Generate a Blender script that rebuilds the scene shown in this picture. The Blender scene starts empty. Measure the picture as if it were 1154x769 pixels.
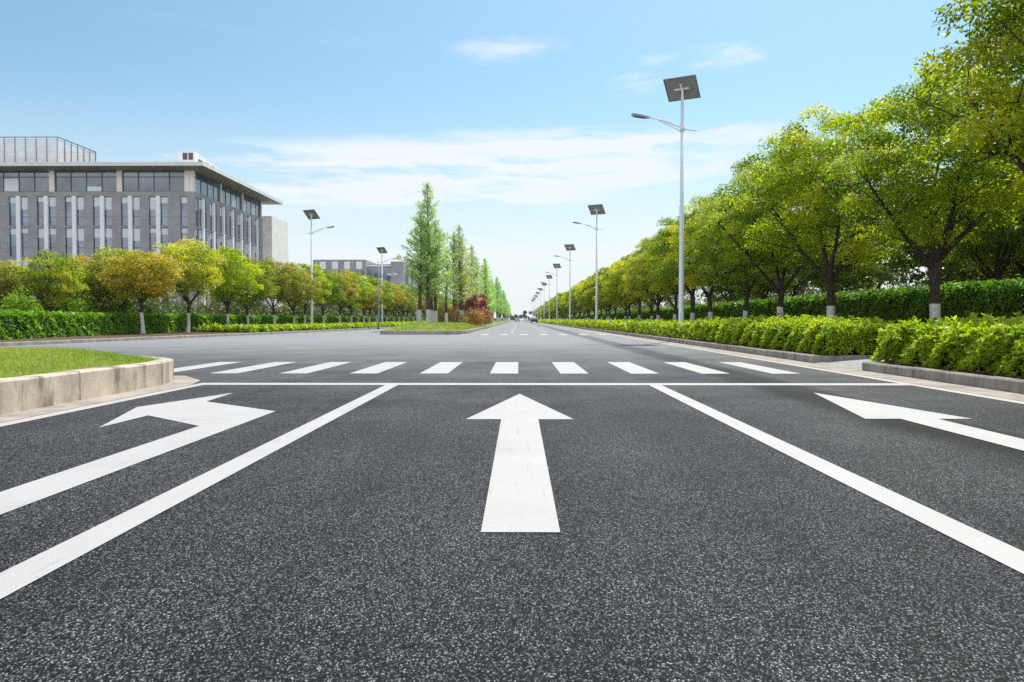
import bpy, math, random
import numpy as np
from mathutils import Vector, Matrix

rng = np.random.default_rng(7)
random.seed(7)
R = math.radians
scene = bpy.context.scene
COL = scene.collection

# ------------------------------------------------------------------ helpers
def link(o):
    COL.objects.link(o)
    return o

def tag(o, label=None, cat=None, group=None, kind=None):
    if label: o['label'] = label
    if cat: o['category'] = cat
    if group: o['group'] = group
    if kind: o['kind'] = kind
    return o

def empty(name, loc=(0, 0, 0), rz=0.0):
    o = link(bpy.data.objects.new(name, None))
    o.location = loc
    o.rotation_euler = (0, 0, rz)
    o.empty_display_size = 0.3
    return o

def copy_tree(o, parent=None):
    c = link(o.copy())
    c.parent = parent
    for ch in list(o.children):
        copy_tree(ch, c)
    return c

class MB:
    """collects faces, then links them as one mesh object"""
    def __init__(self):
        self.v, self.f, self.m, self.s = [], [], [], []
    def add(self, vs, fs, mat=0, smooth=False):
        b = len(self.v)
        self.v.extend([tuple(p) for p in vs])
        for f in fs:
            self.f.append(tuple(b + i for i in f)); self.m.append(mat); self.s.append(smooth)
    def box(self, x0, x1, y0, y1, z0, z1, mat=0):
        vs = [(x0,y0,z0),(x1,y0,z0),(x1,y1,z0),(x0,y1,z0),(x0,y0,z1),(x1,y0,z1),(x1,y1,z1),(x0,y1,z1)]
        fs = [(0,3,2,1),(4,5,6,7),(0,1,5,4),(1,2,6,5),(2,3,7,6),(3,0,4,7)]
        self.add(vs, fs, mat)
    def hexa(self, pts, mat=0):
        self.add(pts, [(0,3,2,1),(4,5,6,7),(0,1,5,4),(1,2,6,5),(2,3,7,6),(3,0,4,7)], mat)
    def tube(self, path, rad, n=8, mat=0, cap=True, mats=None):
        P = [Vector(p) for p in path]
        k = len(P); vs = []
        ref = None
        for i, p in enumerate(P):
            d = (P[min(i+1,k-1)] - P[max(i-1,0)])
            if d.length < 1e-9: d = Vector((0,0,1))
            d.normalize()
            if ref is None:
                ref = Vector((1,0,0)) if abs(d.x) < .9 else Vector((0,1,0))
            a = (ref - d*ref.dot(d)).normalized(); b = d.cross(a); ref = a
            r = rad[i] if hasattr(rad, '__len__') else rad
            for j in range(n):
                t = 2*math.pi*j/n
                vs.append(p + a*(r*math.cos(t)) + b*(r*math.sin(t)))
        base = len(self.v)
        self.v.extend([tuple(p) for p in vs])
        for i in range(k-1):
            mm = mats[i] if mats else mat
            for j in range(n):
                j2 = (j+1) % n
                self.f.append((base+i*n+j, base+i*n+j2, base+(i+1)*n+j2, base+(i+1)*n+j)); self.m.append(mm); self.s.append(True)
        if cap:
            self.f.append(tuple(base+j for j in reversed(range(n)))); self.m.append(mats[0] if mats else mat); self.s.append(False)
            self.f.append(tuple(base+(k-1)*n+j for j in range(n))); self.m.append(mats[-1] if mats else mat); self.s.append(False)
    def build(self, name, mats, parent=None, loc=None, rot=None):
        me = bpy.data.meshes.new(name)
        me.from_pydata(self.v, [], self.f)
        for m in (mats if isinstance(mats, (list, tuple)) else [mats]):
            me.materials.append(m)
        me.polygons.foreach_set('material_index', self.m)
        me.polygons.foreach_set('use_smooth', self.s)
        me.update()
        o = link(bpy.data.objects.new(name, me))
        if parent is not None: o.parent = parent
        if loc is not None: o.location = loc
        if rot is not None: o.rotation_euler = rot
        return o

def norm(a):
    return a / np.maximum(np.linalg.norm(a, axis=1, keepdims=True), 1e-9)

class Leaves:
    """many small diamond leaves collected as arrays"""
    def __init__(self):
        self.c, self.u, self.n, self.L, self.W, self.t = [], [], [], [], [], []
    def add(self, c, n, L, W, tint, u=None):
        N = len(c)
        n = norm(n)
        if u is None:
            u = rng.normal(size=(N, 3))
        u = u - n * np.sum(u*n, axis=1, keepdims=True)
        u = norm(u)
        self.c.append(c); self.n.append(n); self.u.append(u)
        self.L.append(np.broadcast_to(L, (N,)).astype(float)); self.W.append(np.broadcast_to(W, (N,)).astype(float))
        self.t.append(np.broadcast_to(tint, (N,)).astype(float))
    def arrays(self):
        c = np.concatenate(self.c); n = np.concatenate(self.n); u = np.concatenate(self.u)
        L = np.concatenate(self.L)[:, None]; W = np.concatenate(self.W)[:, None]; t = np.concatenate(self.t)
        v = np.cross(n, u)
        N = len(c)
        co = np.empty((N, 4, 3))
        co[:, 0] = c - u*L*.5
        co[:, 1] = c + v*W*.5 - u*L*.05 + n*W*.16
        co[:, 2] = c + u*L*.5 - n*L*.08
        co[:, 3] = c - v*W*.5 - u*L*.05 + n*W*.16
        return co.reshape(-1, 3), N, t
    def mesh(self, name, mat, extra=None):
        co, N, t = self.arrays()
        me = bpy.data.meshes.new(name)
        nv = N*4
        me.vertices.add(nv); me.loops.add(nv); me.polygons.add(N)
        me.vertices.foreach_set('co', co.ravel().astype(np.float32))
        me.loops.foreach_set('vertex_index', np.arange(nv, dtype=np.int32))
        me.polygons.foreach_set('loop_start', np.arange(0, nv, 4, dtype=np.int32))
        me.polygons.foreach_set('loop_total', np.full(N, 4, dtype=np.int32))
        a = me.attributes.new('tint', 'FLOAT', 'POINT')
        a.data.foreach_set('value', np.repeat(t, 4).astype(np.float32))
        me.materials.append(mat)
        me.update(calc_edges=True)
        return me
    def build(self, name, mat, parent=None):
        o = link(bpy.data.objects.new(name, self.mesh(name, mat)))
        if parent is not None: o.parent = parent
        return o

# ------------------------------------------------------------------ materials
def new_mat(name):
    m = bpy.data.materials.new(name); m.use_nodes = True
    nt = m.node_tree
    return m, nt, nt.nodes, nt.links, nt.nodes['Principled BSDF']

def ramp(N, stops, interp='LINEAR'):
    r = N.new('ShaderNodeValToRGB'); r.color_ramp.interpolation = interp
    e = r.color_ramp.elements
    while len(e) > 1: e.remove(e[-1])
    e[0].position = stops[0][0]; e[0].color = (*stops[0][1], 1)
    for p, c in stops[1:]:
        x = e.new(p); x.color = (*c, 1)
    return r

def g(v): return (v, v, v)

def simple(name, col, rough=.6, metal=0.0, spec=.5, var=.12, scale=8.0, bump=0.0, coord='Object'):
    m, nt, N, L, B = new_mat(name)
    tc = N.new('ShaderNodeTexCoord')
    nz = N.new('ShaderNodeTexNoise'); nz.inputs['Scale'].default_value = scale; nz.inputs['Detail'].default_value = 6
    L.new(tc.outputs[coord], nz.inputs['Vector'])
    lo = tuple(c*(1-var) for c in col); hi = tuple(min(1, c*(1+var)) for c in col)
    r = ramp(N, [(.3, lo), (.7, hi)])
    L.new(nz.outputs['Fac'], r.inputs['Fac']); L.new(r.outputs['Color'], B.inputs['Base Color'])
    B.inputs['Roughness'].default_value = rough; B.inputs['Metallic'].default_value = metal
    B.inputs['Specular IOR Level'].default_value = spec
    if bump:
        b = N.new('ShaderNodeBump'); b.inputs['Strength'].default_value = bump; b.inputs['Distance'].default_value = .02
        L.new(nz.outputs['Fac'], b.inputs['Height']); L.new(b.outputs['Normal'], B.inputs['Normal'])
    return m

def leaf_mat(name, stops, transl=.4, rough=.45, spec=.35):
    m, nt, N, L, B = new_mat(name)
    at = N.new('ShaderNodeAttribute'); at.attribute_name = 'tint'
    r = ramp(N, stops); L.new(at.outputs['Fac'], r.inputs['Fac'])
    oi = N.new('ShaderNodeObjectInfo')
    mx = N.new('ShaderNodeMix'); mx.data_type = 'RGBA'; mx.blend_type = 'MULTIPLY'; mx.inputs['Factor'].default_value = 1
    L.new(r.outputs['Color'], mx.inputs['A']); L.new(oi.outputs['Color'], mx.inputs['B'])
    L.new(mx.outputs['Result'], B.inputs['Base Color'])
    B.inputs['Roughness'].default_value = rough; B.inputs['Specular IOR Level'].default_value = spec
    tr = N.new('ShaderNodeBsdfTranslucent')
    hs = N.new('ShaderNodeHueSaturation'); hs.inputs['Saturation'].default_value = 1.05; hs.inputs['Value'].default_value = 1.6
    L.new(mx.outputs['Result'], hs.inputs['Color']); L.new(hs.outputs['Color'], tr.inputs['Color'])
    ms = N.new('ShaderNodeMixShader'); ms.inputs['Fac'].default_value = transl
    L.new(B.outputs['BSDF'], ms.inputs[1]); L.new(tr.outputs['BSDF'], ms.inputs[2])
    L.new(ms.outputs['Shader'], N['Material Output'].inputs['Surface'])
    return m

M = {}
# asphalt: dark binder with pale and dark stone chips, wheel-track polish and old stains
def asphalt():
    m, nt, N, L, B = new_mat('asphalt')
    tc = N.new('ShaderNodeTexCoord')
    vo = N.new('ShaderNodeTexVoronoi'); vo.inputs['Scale'].default_value = 225; vo.inputs['Randomness'].default_value = 1
    m0 = N.new('ShaderNodeMapping'); m0.inputs['Scale'].default_value = (1, .6, 1); L.new(tc.outputs['Object'], m0.inputs['Vector'])
    L.new(m0.outputs['Vector'], vo.inputs['Vector'])
    sep = N.new('ShaderNodeSeparateColor'); L.new(vo.outputs['Color'], sep.inputs['Color'])
    chips = ramp(N, [(0.0, (.006,.006,.006)), (.30, (.013,.013,.013)), (.55, (.038,.037,.036)), (.74, (.11,.108,.104)), (.91, (.25,.252,.252)), (1.0, (.50,.50,.49))])
    L.new(sep.outputs['Red'], chips.inputs['Fac'])
    # gaps between the chips
    gap = N.new('ShaderNodeMapRange'); gap.inputs['From Min'].default_value = .30; gap.inputs['From Max'].default_value = .62
    gap.inputs['To Min'].default_value = 1; gap.inputs['To Max'].default_value = .32
    L.new(vo.outputs['Distance'], gap.inputs['Value'])
    mg = N.new('ShaderNodeMix'); mg.data_type = 'RGBA'; mg.blend_type = 'MULTIPLY'; mg.inputs['Factor'].default_value = 1
    L.new(chips.outputs['Color'], mg.inputs['A']); L.new(gap.outputs['Result'], mg.inputs['B'])
    # broad tone patches
    nz = N.new('ShaderNodeTexNoise'); nz.inputs['Scale'].default_value = .55; nz.inputs['Detail'].default_value = 7; nz.inputs['Roughness'].default_value = .6
    L.new(tc.outputs['Object'], nz.inputs['Vector'])
    tone = ramp(N, [(.3, (.58,.60,.635)), (.5, (.82,.845,.88)), (.72, (1.10,1.10,1.10))])
    L.new(nz.outputs['Fac'], tone.inputs['Fac'])
    mt = N.new('ShaderNodeMix'); mt.data_type = 'RGBA'; mt.blend_type = 'MULTIPLY'; mt.inputs['Factor'].default_value = 1
    L.new(mg.outputs['Result'], mt.inputs['A']); L.new(tone.outputs['Color'], mt.inputs['B'])
    # long streaks along the driving direction
    mp = N.new('ShaderNodeMapping'); mp.inputs['Scale'].default_value = (2.2, .035, 1)
    L.new(tc.outputs['Object'], mp.inputs['Vector'])
    n2 = N.new('ShaderNodeTexNoise'); n2.inputs['Scale'].default_value = 1; n2.inputs['Detail'].default_value = 4
    L.new(mp.outputs['Vector'], n2.inputs['Vector'])
    st = ramp(N, [(.36, g(.78)), (.5, g(1.0)), (.66, g(1.12))]); L.new(n2.outputs['Fac'], st.inputs['Fac'])
    m3 = N.new('ShaderNodeMix'); m3.data_type = 'RGBA'; m3.blend_type = 'MULTIPLY'; m3.inputs['Factor'].default_value = 1
    L.new(mt.outputs['Result'], m3.inputs['A']); L.new(st.outputs['Color'], m3.inputs['B'])
    # dark rubber band worn into the right lane
    sx = N.new('ShaderNodeSeparateXYZ'); L.new(tc.outputs['Object'], sx.inputs['Vector'])
    n3 = N.new('ShaderNodeTexNoise'); n3.inputs['Scale'].default_value = .35; n3.inputs['Detail'].default_value = 3
    L.new(tc.outputs['Object'], n3.inputs['Vector'])
    wob = N.new('ShaderNodeMath'); wob.operation = 'MULTIPLY_ADD'; wob.inputs[1].default_value = .5; wob.inputs[2].default_value = -.25
    L.new(n3.outputs['Fac'], wob.inputs[0])
    ad = N.new('ShaderNodeMath'); ad.operation = 'ADD'; L.new(sx.outputs['X'], ad.inputs[0]); L.new(wob.outputs['Value'], ad.inputs[1])
    sb = N.new('ShaderNodeMath'); sb.operation = 'SUBTRACT'; sb.inputs[1].default_value = 3.36; L.new(ad.outputs['Value'], sb.inputs[0])
    ab = N.new('ShaderNodeMath'); ab.operation = 'ABSOLUTE'; L.new(sb.outputs['Value'], ab.inputs[0])
    mr = N.new('ShaderNodeMapRange'); mr.interpolation_type = 'SMOOTHSTEP'
    mr.inputs['From Min'].default_value = .18; mr.inputs['From Max'].default_value = .50; mr.inputs['To Min'].default_value = .42; mr.inputs['To Max'].default_value = 1
    L.new(ab.outputs['Value'], mr.inputs['Value'])
    m4 = N.new('ShaderNodeMix'); m4.data_type = 'RGBA'; m4.blend_type = 'MULTIPLY'; m4.inputs['Factor'].default_value = 1
    L.new(m3.outputs['Result'], m4.inputs['A']); L.new(mr.outputs['Result'], m4.inputs['B'])
    # grazing sky reflection put into the base colour, paler further down the road
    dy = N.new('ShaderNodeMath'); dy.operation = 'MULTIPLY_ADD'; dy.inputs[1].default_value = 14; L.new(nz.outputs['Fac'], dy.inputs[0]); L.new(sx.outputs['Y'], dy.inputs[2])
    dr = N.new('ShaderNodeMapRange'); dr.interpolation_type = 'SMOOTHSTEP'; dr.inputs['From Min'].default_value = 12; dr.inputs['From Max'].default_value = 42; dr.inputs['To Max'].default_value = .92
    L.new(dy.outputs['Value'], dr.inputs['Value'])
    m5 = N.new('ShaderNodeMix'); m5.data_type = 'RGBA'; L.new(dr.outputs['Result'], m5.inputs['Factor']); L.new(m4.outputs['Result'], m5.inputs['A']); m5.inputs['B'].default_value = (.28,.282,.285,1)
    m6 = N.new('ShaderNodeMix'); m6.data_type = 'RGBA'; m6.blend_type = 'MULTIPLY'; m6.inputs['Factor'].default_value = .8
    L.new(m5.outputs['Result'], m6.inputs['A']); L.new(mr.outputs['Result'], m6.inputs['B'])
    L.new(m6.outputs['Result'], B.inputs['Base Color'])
    B.inputs['Roughness'].default_value = .72
    B.inputs['Specular IOR Level'].default_value = .12
    bm = N.new('ShaderNodeBump'); bm.inputs['Strength'].default_value = .5; bm.inputs['Distance'].default_value = .004
    inv = N.new('ShaderNodeMath'); inv.operation = 'MULTIPLY'; inv.inputs[1].default_value = -1; L.new(vo.outputs['Distance'], inv.inputs[0])
    L.new(inv.outputs['Value'], bm.inputs['Height']); L.new(bm.outputs['Normal'], B.inputs['Normal'])
    return m
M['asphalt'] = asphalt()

def paint():
    m, nt, N, L, B = new_mat('road_paint')
    tc = N.new('ShaderNodeTexCoord')
    nz = N.new('ShaderNodeTexNoise'); nz.inputs['Scale'].default_value = 1.6; nz.inputs['Detail'].default_value = 8; nz.inputs['Roughness'].default_value = .65
    L.new(tc.outputs['Object'], nz.inputs['Vector'])
    c = ramp(N, [(.25, (.37,.345,.325)), (.42, (.44,.412,.39)), (.7, (.475,.446,.424))]); L.new(nz.outputs['Fac'], c.inputs['Fac'])
    mp = N.new('ShaderNodeMapping'); mp.inputs['Scale'].default_value = (26, 1.4, 1); L.new(tc.outputs['Object'], mp.inputs['Vector'])
    n2 = N.new('ShaderNodeTexNoise'); n2.inputs['Scale'].default_value = 1; n2.inputs['Detail'].default_value = 5; L.new(mp.outputs['Vector'], n2.inputs['Vector'])
    c2 = ramp(N, [(.22, (.62,.61,.60)), (.38, g(1))]); L.new(n2.outputs['Fac'], c2.inputs['Fac'])
    n3 = N.new('ShaderNodeTexNoise'); n3.inputs['Scale'].default_value = 60; n3.inputs['Detail'].default_value = 4; L.new(tc.outputs['Object'], n3.inputs['Vector'])
    c3 = ramp(N, [(.25, g(.35)), (.34, g(1))]); L.new(n3.outputs['Fac'], c3.inputs['Fac'])
    a = N.new('ShaderNodeMix'); a.data_type = 'RGBA'; a.blend_type = 'MULTIPLY'; a.inputs['Factor'].default_value = .8
    L.new(c.outputs['Color'], a.inputs['A']); L.new(c2.outputs['Color'], a.inputs['B'])
    b = N.new('ShaderNodeMix'); b.data_type = 'RGBA'; b.blend_type = 'MULTIPLY'; b.inputs['Factor'].default_value = .8
    L.new(a.outputs['Result'], b.inputs['A']); L.new(c3.outputs['Color'], b.inputs['B'])
    L.new(b.outputs['Result'], B.inputs['Base Color'])
    B.inputs['Roughness'].default_value = .6; B.inputs['Specular IOR Level'].default_value = .35
    bm = N.new('ShaderNodeBump'); bm.inputs['Strength'].default_value = .3; bm.inputs['Distance'].default_value = .003
    vo = N.new('ShaderNodeTexVoronoi'); vo.inputs['Scale'].default_value = 90; L.new(tc.outputs['Object'], vo.inputs['Vector'])
    L.new(vo.outputs['Distance'], bm.inputs['Height']); L.new(bm.outputs['Normal'], B.inputs['Normal'])
    return m
M['paint'] = paint()

def concrete(name, base, stain, amount=.5):
    m, nt, N, L, B = new_mat(name)
    tc = N.new('ShaderNodeTexCoord')
    nz = N.new('ShaderNodeTexNoise'); nz.inputs['Scale'].default_value = 2.3; nz.inputs['Detail'].default_value = 9; nz.inputs['Roughness'].default_value = .65
    L.new(tc.outputs['Object'], nz.inputs['Vector'])
    c = ramp(N, [(.3, tuple(x*.60 for x in base)), (.55, base), (.75, tuple(min(.9, x*1.18) for x in base))]); L.new(nz.outputs['Fac'], c.inputs['Fac'])
    mp = N.new('ShaderNodeMapping'); mp.inputs['Scale'].default_value = (3.0, 3.0, .8); L.new(tc.outputs['Object'], mp.inputs['Vector'])
    n2 = N.new('ShaderNodeTexNoise'); n2.inputs['Scale'].default_value = 1.0; n2.inputs['Detail'].default_value = 7; n2.inputs['Roughness'].default_value = .7
    L.new(mp.outputs['Vector'], n2.inputs['Vector'])
    k = ramp(N, [(.50, g(0)), (.66, g(amount))]); L.new(n2.outputs['Fac'], k.inputs['Fac'])
    mx = N.new('ShaderNodeMix'); mx.data_type = 'RGBA'
    L.new(k.outputs['Color'], mx.inputs['Factor']); L.new(c.outputs['Color'], mx.inputs['A']); mx.inputs['B'].default_value = (*stain, 1)
    L.new(mx.outputs['Result'], B.inputs['Base Color']); B.inputs['Roughness'].default_value = .85; B.inputs['Specular IOR Level'].default_value = .25
    n3 = N.new('ShaderNodeTexNoise'); n3.inputs['Scale'].default_value = 45; n3.inputs['Detail'].default_value = 5; L.new(tc.outputs['Object'], n3.inputs['Vector'])
    bm = N.new('ShaderNodeBump'); bm.inputs['Strength'].default_value = .35; bm.inputs['Distance'].default_value = .01
    L.new(n3.outputs['Fac'], bm.inputs['Height']); L.new(bm.outputs['Normal'], B.inputs['Normal'])
    return m
M['kerb_cream'] = concrete('kerb_concrete_cream', (.60,.51,.40), (.11,.085,.062), .85)
M['kerb_grey'] = concrete('kerb_concrete_grey', (.30,.27,.23), (.10,.09,.075), .7)
M['gutter'] = concrete('gutter_concrete', (.40,.35,.30), (.20,.17,.14), .55)
M['footpath'] = concrete('path_concrete', (.36,.35,.33), (.2,.18,.16), .5)
M['soil'] = simple('soil', (.11,.075,.048), .95, spec=.15, var=.45, scale=5, bump=.6)
M['ground'] = simple('field_ground', (.07,.085,.03), .95, spec=.1, var=.4, scale=.4)
M['verge'] = simple('verge_turf', (.055,.075,.022), .95, spec=.1, var=.5, scale=1.3)
M['lawn'] = simple('lawn_turf', (.19,.25,.045), .9, spec=.15, var=.35, scale=2.2, bump=.4)
M['bark'] = simple('bark', (.055,.042,.032), .9, spec=.2, var=.45, scale=14, bump=.9)
M['bark_red'] = simple('bark_fibrous', (.09,.062,.045), .9, spec=.2, var=.4, scale=10, bump=.8)
M['limewash'] = simple('limewash', (.58,.55,.52), .9, spec=.2, var=.28, scale=11, bump=.5)
M['white_steel'] = simple('white_steel', (.74,.76,.78), .35, spec=.5, var=.03, scale=3)
M['grey_steel'] = simple('grey_steel', (.33,.34,.35), .4, metal=.5, var=.08, scale=6)
M['dark_steel'] = simple('dark_steel', (.06,.065,.07), .45, metal=.3, var=.1, scale=6)
M['panel_back'] = simple('panel_backsheet', (.24,.235,.23), .5, var=.15, scale=5)
M['alu'] = simple('aluminium_frame', (.20,.205,.21), .35, metal=.6, var=.05)
M['lens'] = simple('lamp_lens', (.10,.10,.11), .2, var=.05)

def cells():
    m, nt, N, L, B = new_mat('solar_cells')
    tc = N.new('ShaderNodeTexCoord'); br = N.new('ShaderNodeTexBrick'); br.offset = 0
    br.inputs['Scale'].default_value = 1; br.inputs['Brick Width'].default_value = .16; br.inputs['Row Height'].default_value = .16; br.inputs['Mortar Size'].default_value = .006
    br.inputs['Color1'].default_value = (.012,.018,.05,1); br.inputs['Color2'].default_value = (.016,.024,.06,1); br.inputs['Mortar'].default_value = (.3,.32,.35,1)
    L.new(tc.outputs['Object'], br.inputs['Vector']); L.new(br.outputs['Color'], B.inputs['Base Color']); B.inputs['Roughness'].default_value = .12
    return m
M['cells'] = cells()

# ------------------------------------------------------------------ camera, sun, sky
cam = bpy.data.cameras.new('camera'); cam_o = link(bpy.data.objects.new('camera', cam))
cam.lens = 28; cam.sensor_width = 36; cam.clip_end = 6000; cam.clip_start = .05
cam_o.location = (0, 0, .86); cam_o.rotation_euler = (R(90-1.53), 0, R(.51))
scene.camera = cam_o

SUN_EL, SUN_AZ = R(58), R(24)           # azimuth from +Y (down the road) towards +X
sdir = Vector((math.cos(SUN_EL)*math.sin(SUN_AZ), math.cos(SUN_EL)*math.cos(SUN_AZ), math.sin(SUN_EL)))
sun = bpy.data.lights.new('sun', 'SUN'); sun.energy = 4.2; sun.angle = R(.55); sun.color = (1, .955, .88)
sun_o = link(bpy.data.objects.new('sun', sun)); sun_o.rotation_euler = (-sdir).to_track_quat('-Z', 'Y').to_euler(); sun_o.location = (20, 10, 60)

def make_world():
    w = bpy.data.worlds.new('World'); scene.world = w; w.use_nodes = True
    nt = w.node_tree; N, L = nt.nodes, nt.links
    bg = N['Background']
    sky = N.new('ShaderNodeTexSky'); sky.sky_type = 'NISHITA'; sky.sun_disc = False
    sky.sun_elevation = SUN_EL; sky.sun_rotation = SUN_AZ
    sky.altitude = 0; sky.air_density = 1.0; sky.dust_density = 1.6; sky.ozone_density = 1.2
    tc = N.new('ShaderNodeTexCoord'); sp = N.new('ShaderNodeSeparateXYZ'); L.new(tc.outputs['Generated'], sp.inputs['Vector'])
    def mth(op, a, b=None, c=None):
        n = N.new('ShaderNodeMath'); n.operation = op
        for i, x in enumerate((a, b, c)):
            if x is None: continue
            if isinstance(x, (int, float)): n.inputs[i].default_value = x
            else: L.new(x, n.inputs[i])
        return n.outputs['Value']
    az = mth('ARCTAN2', sp.outputs['X'], sp.outputs['Y'])
    el = mth('ARCSINE', sp.outputs['Z'])
    def vec(su, sv, off):
        c = N.new('ShaderNodeCombineXYZ'); L.new(mth('MULTIPLY', az, su), c.inputs['X']); L.new(mth('MULTIPLY', el, sv), c.inputs['Y']); c.inputs['Z'].default_value = off
        return c.outputs['Vector']
    def noise(v, sc, det=8, ro=.58):
        n = N.new('ShaderNodeTexNoise'); n.inputs['Scale'].default_value = sc; n.inputs['Detail'].default_value = det; n.inputs['Roughness'].default_value = ro
        L.new(v, n.inputs['Vector']); return n.outputs['Fac']
    def sm(x, a, b, lo=0.0, hi=1.0):
        r = N.new('ShaderNodeMapRange'); r.interpolation_type = 'SMOOTHSTEP'
        r.inputs['From Min'].default_value = a; r.inputs['From Max'].default_value = b; r.inputs['To Min'].default_value = lo; r.inputs['To Max'].default_value = hi
        L.new(x, r.inputs['Value']); return r.outputs['Result']
    warp = noise(vec(1.0, 2.0, 5.5), 5.0, 4)
    azw = mth('ADD', az, mth('MULTIPLY', mth('SUBTRACT', warp, .5), .10))
    elw = mth('ADD', el, mth('MULTIPLY', mth('SUBTRACT', warp, .5), .030))
    az0_, el0_ = az, el
    az, el = azw, elw
    nA = noise(vec(1.0, 7.5, 3.1), 4.2, 10, .62)
    nB = noise(vec(1.0, 3.2, 9.7), 9.0, 10, .66)
    def blob(az0, el0, wa, we):
        # elliptical region of sky where one bank of cloud lies
        a = mth('POWER', mth('DIVIDE', mth('SUBTRACT', az, az0), wa), 2)
        b = mth('POWER', mth('DIVIDE', mth('SUBTRACT', el, el0), we), 2)
        return sm(mth('ADD', a, b), 0.0, 1.0, 1.0, 0.0)
    bank = mth('MAXIMUM', blob(R(-3), R(10.6), R(27), R(2.5)), mth('MAXIMUM', blob(R(6), R(12.3), R(17), R(1.5)), blob(R(-10), R(9.0), R(26), R(1.6))))
    wis = mth('MAXIMUM', mth('MULTIPLY', blob(R(-.3), R(18.6), R(4.5), R(1.3)), .62), mth('MAXIMUM', mth('MULTIPLY', blob(R(13.2), R(17.6), R(5.5), R(1.0)), .85), mth('MULTIPLY', blob(R(8.4), R(16.1), R(2.8), R(.9)), .85)))
    c1 = mth('MULTIPLY', sm(nA, .33, .56), mth('MULTIPLY', bank, 1.15))
    c2 = mth('MULTIPLY', sm(nB, .38, .68), mth('MULTIPLY', wis, 1.05))
    c3 = mth('ADD', mth('MULTIPLY', sm(el0_, R(17), R(-1)), .95), mth('MULTIPLY', mth('MULTIPLY', sm(nA, .42, .66), sm(el0_, R(11), R(3))), .35))
    gen = mth('MULTIPLY', mth('MULTIPLY', sm(nA, .52, .78), sm(el0_, R(11), R(24))), .13)
    az, el = az0_, el0_
    cl = mth('MINIMUM', mth('MAXIMUM', mth('MAXIMUM', c1, c2), mth('MAXIMUM', c3, gen)), .93)
    # unseen bright cloud, added behind and overhead to fill faces towards the camera
    aaz = mth('ABSOLUTE', az)
    fill_cloud = mth('MULTIPLY', mth('MULTIPLY', sm(nA, .30, .62), sm(aaz, R(62), R(105))), mth('MULTIPLY', sm(el, R(50), R(22)), .9))
    fill_zenith = mth('MULTIPLY', mth('MULTIPLY', sm(nB, .35, .65), sm(el, R(38), R(62))), .15)
    fill_cloud = mth('MULTIPLY', mth('MAXIMUM', fill_cloud, fill_zenith), sm(el, R(-1), R(2)))
    mx = N.new('ShaderNodeMix'); mx.data_type = 'RGBA'
    L.new(cl, mx.inputs['Factor'])
    gr = N.new('ShaderNodeMix'); gr.data_type = 'RGBA'; gr.blend_type = 'MULTIPLY'; gr.inputs['Factor'].default_value = 1; gr.inputs['B'].default_value = (.80,1.09,1.12,1)
    L.new(sky.outputs['Color'], gr.inputs['A']); L.new(gr.outputs['Result'], mx.inputs['A']); mx.inputs['B'].default_value = (6.9, 7.3, 7.55, 1)
    md = N.new('ShaderNodeMix'); md.data_type = 'RGBA'
    L.new(fill_cloud, md.inputs['Factor']); L.new(mx.outputs['Result'], md.inputs['A']); md.inputs['B'].default_value = (16.5, 16.5, 17.0, 1)
    L.new(md.outputs['Result'], bg.inputs['Color']); bg.inputs['Strength'].default_value = .112
make_world()
vs = scene.view_settings
vs.view_transform = 'Standard'; vs.look = 'None'; vs.exposure = 0.25; vs.gamma = 1.0; vs.use_curve_mapping = False
scene.cycles.max_bounces = 8; scene.cycles.transparent_max_bounces = 8; scene.cycles.diffuse_bounces = 3
scene.cycles.use_denoising = False
scene.cycles.sample_clamp_indirect = 2.5; scene.cycles.sample_clamp_direct = 12

# ------------------------------------------------------------------ ground, road, markings
mb = MB(); mb.add([(-1500,-300,-.03),(1500,-300,-.03),(1500,1900,-.03),(-1500,1900,-.03)], [(0,1,2,3)])
tag(mb.build('ground', M['ground']), kind='structure')

LK = [(-17.5,-30), (-17.2,10), (-16.6,26), (-15.6,36), (-14.2,52), (-13.0,72), (-12.6,95), (-12.6,900)]   # outer kerb of the far carriageway
RK = 5.80
mb = MB()
mb.add([(x,y,0) for x,y in LK] + [(RK+.9,y,0) for x,y in reversed(LK)], [tuple(range(len(LK)))[::-1] + tuple(range(2*len(LK)-1, len(LK)-1, -1))])
road = MB()
n = len(LK)
for i in range(n-1):
    road.add([(*LK[i],0),(RK+.9,LK[i][1],0),(RK+.9,LK[i+1][1],0),(*LK[i+1],0)], [(0,1,2,3)])
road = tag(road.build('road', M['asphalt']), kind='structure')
ZP = .004
def flat(name, pts, z=ZP, mat='paint', parent=road):
    b = MB(); n = len(pts)
    b.add([(x,y,z) for x,y in pts], [tuple(range(n))])
    return b.build(name, M[mat], parent)
def quad(name, x0, x1, y0, y1, **k):
    return flat(name, [(x0,y0),(x1,y0),(x1,y1),(x0,y1)], **k)
# straight arrows
def straight_arrow(cx, y0, y1, hl, label):
    o = flat('straight_arrow', [(cx-.16,y0),(cx+.16,y0),(cx+.16,y1-hl),(cx+.465,y1-hl),(cx,y1),(cx-.465,y1-hl),(cx-.16,y1-hl)])
    o['label'] = label
straight_arrow(.006, 3.19, 9.20, 2.36, 'white straight ahead arrow in the middle lane')
straight_arrow(3.46, 3.25, 9.38, 2.48, 'white straight ahead arrow in the right lane')
o = flat('turn_arrow', [(-2.58,3.2),(-2.28,3.2),(-2.28,7.42),(-3.28,8.30),(-3.35,9.30),(-3.75,7.76),(-3.34,6.28),(-3.32,7.08),(-2.58,6.38)])
o['label'] = 'white left turn arrow in the left lane'
quad('stop_line', -4.30, 5.12, 10.42, 10.76)
quad('lane_line', -1.755, -1.59, -6, 10.42); quad('lane_line', 1.70, 1.865, -6, 10.42)
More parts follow.
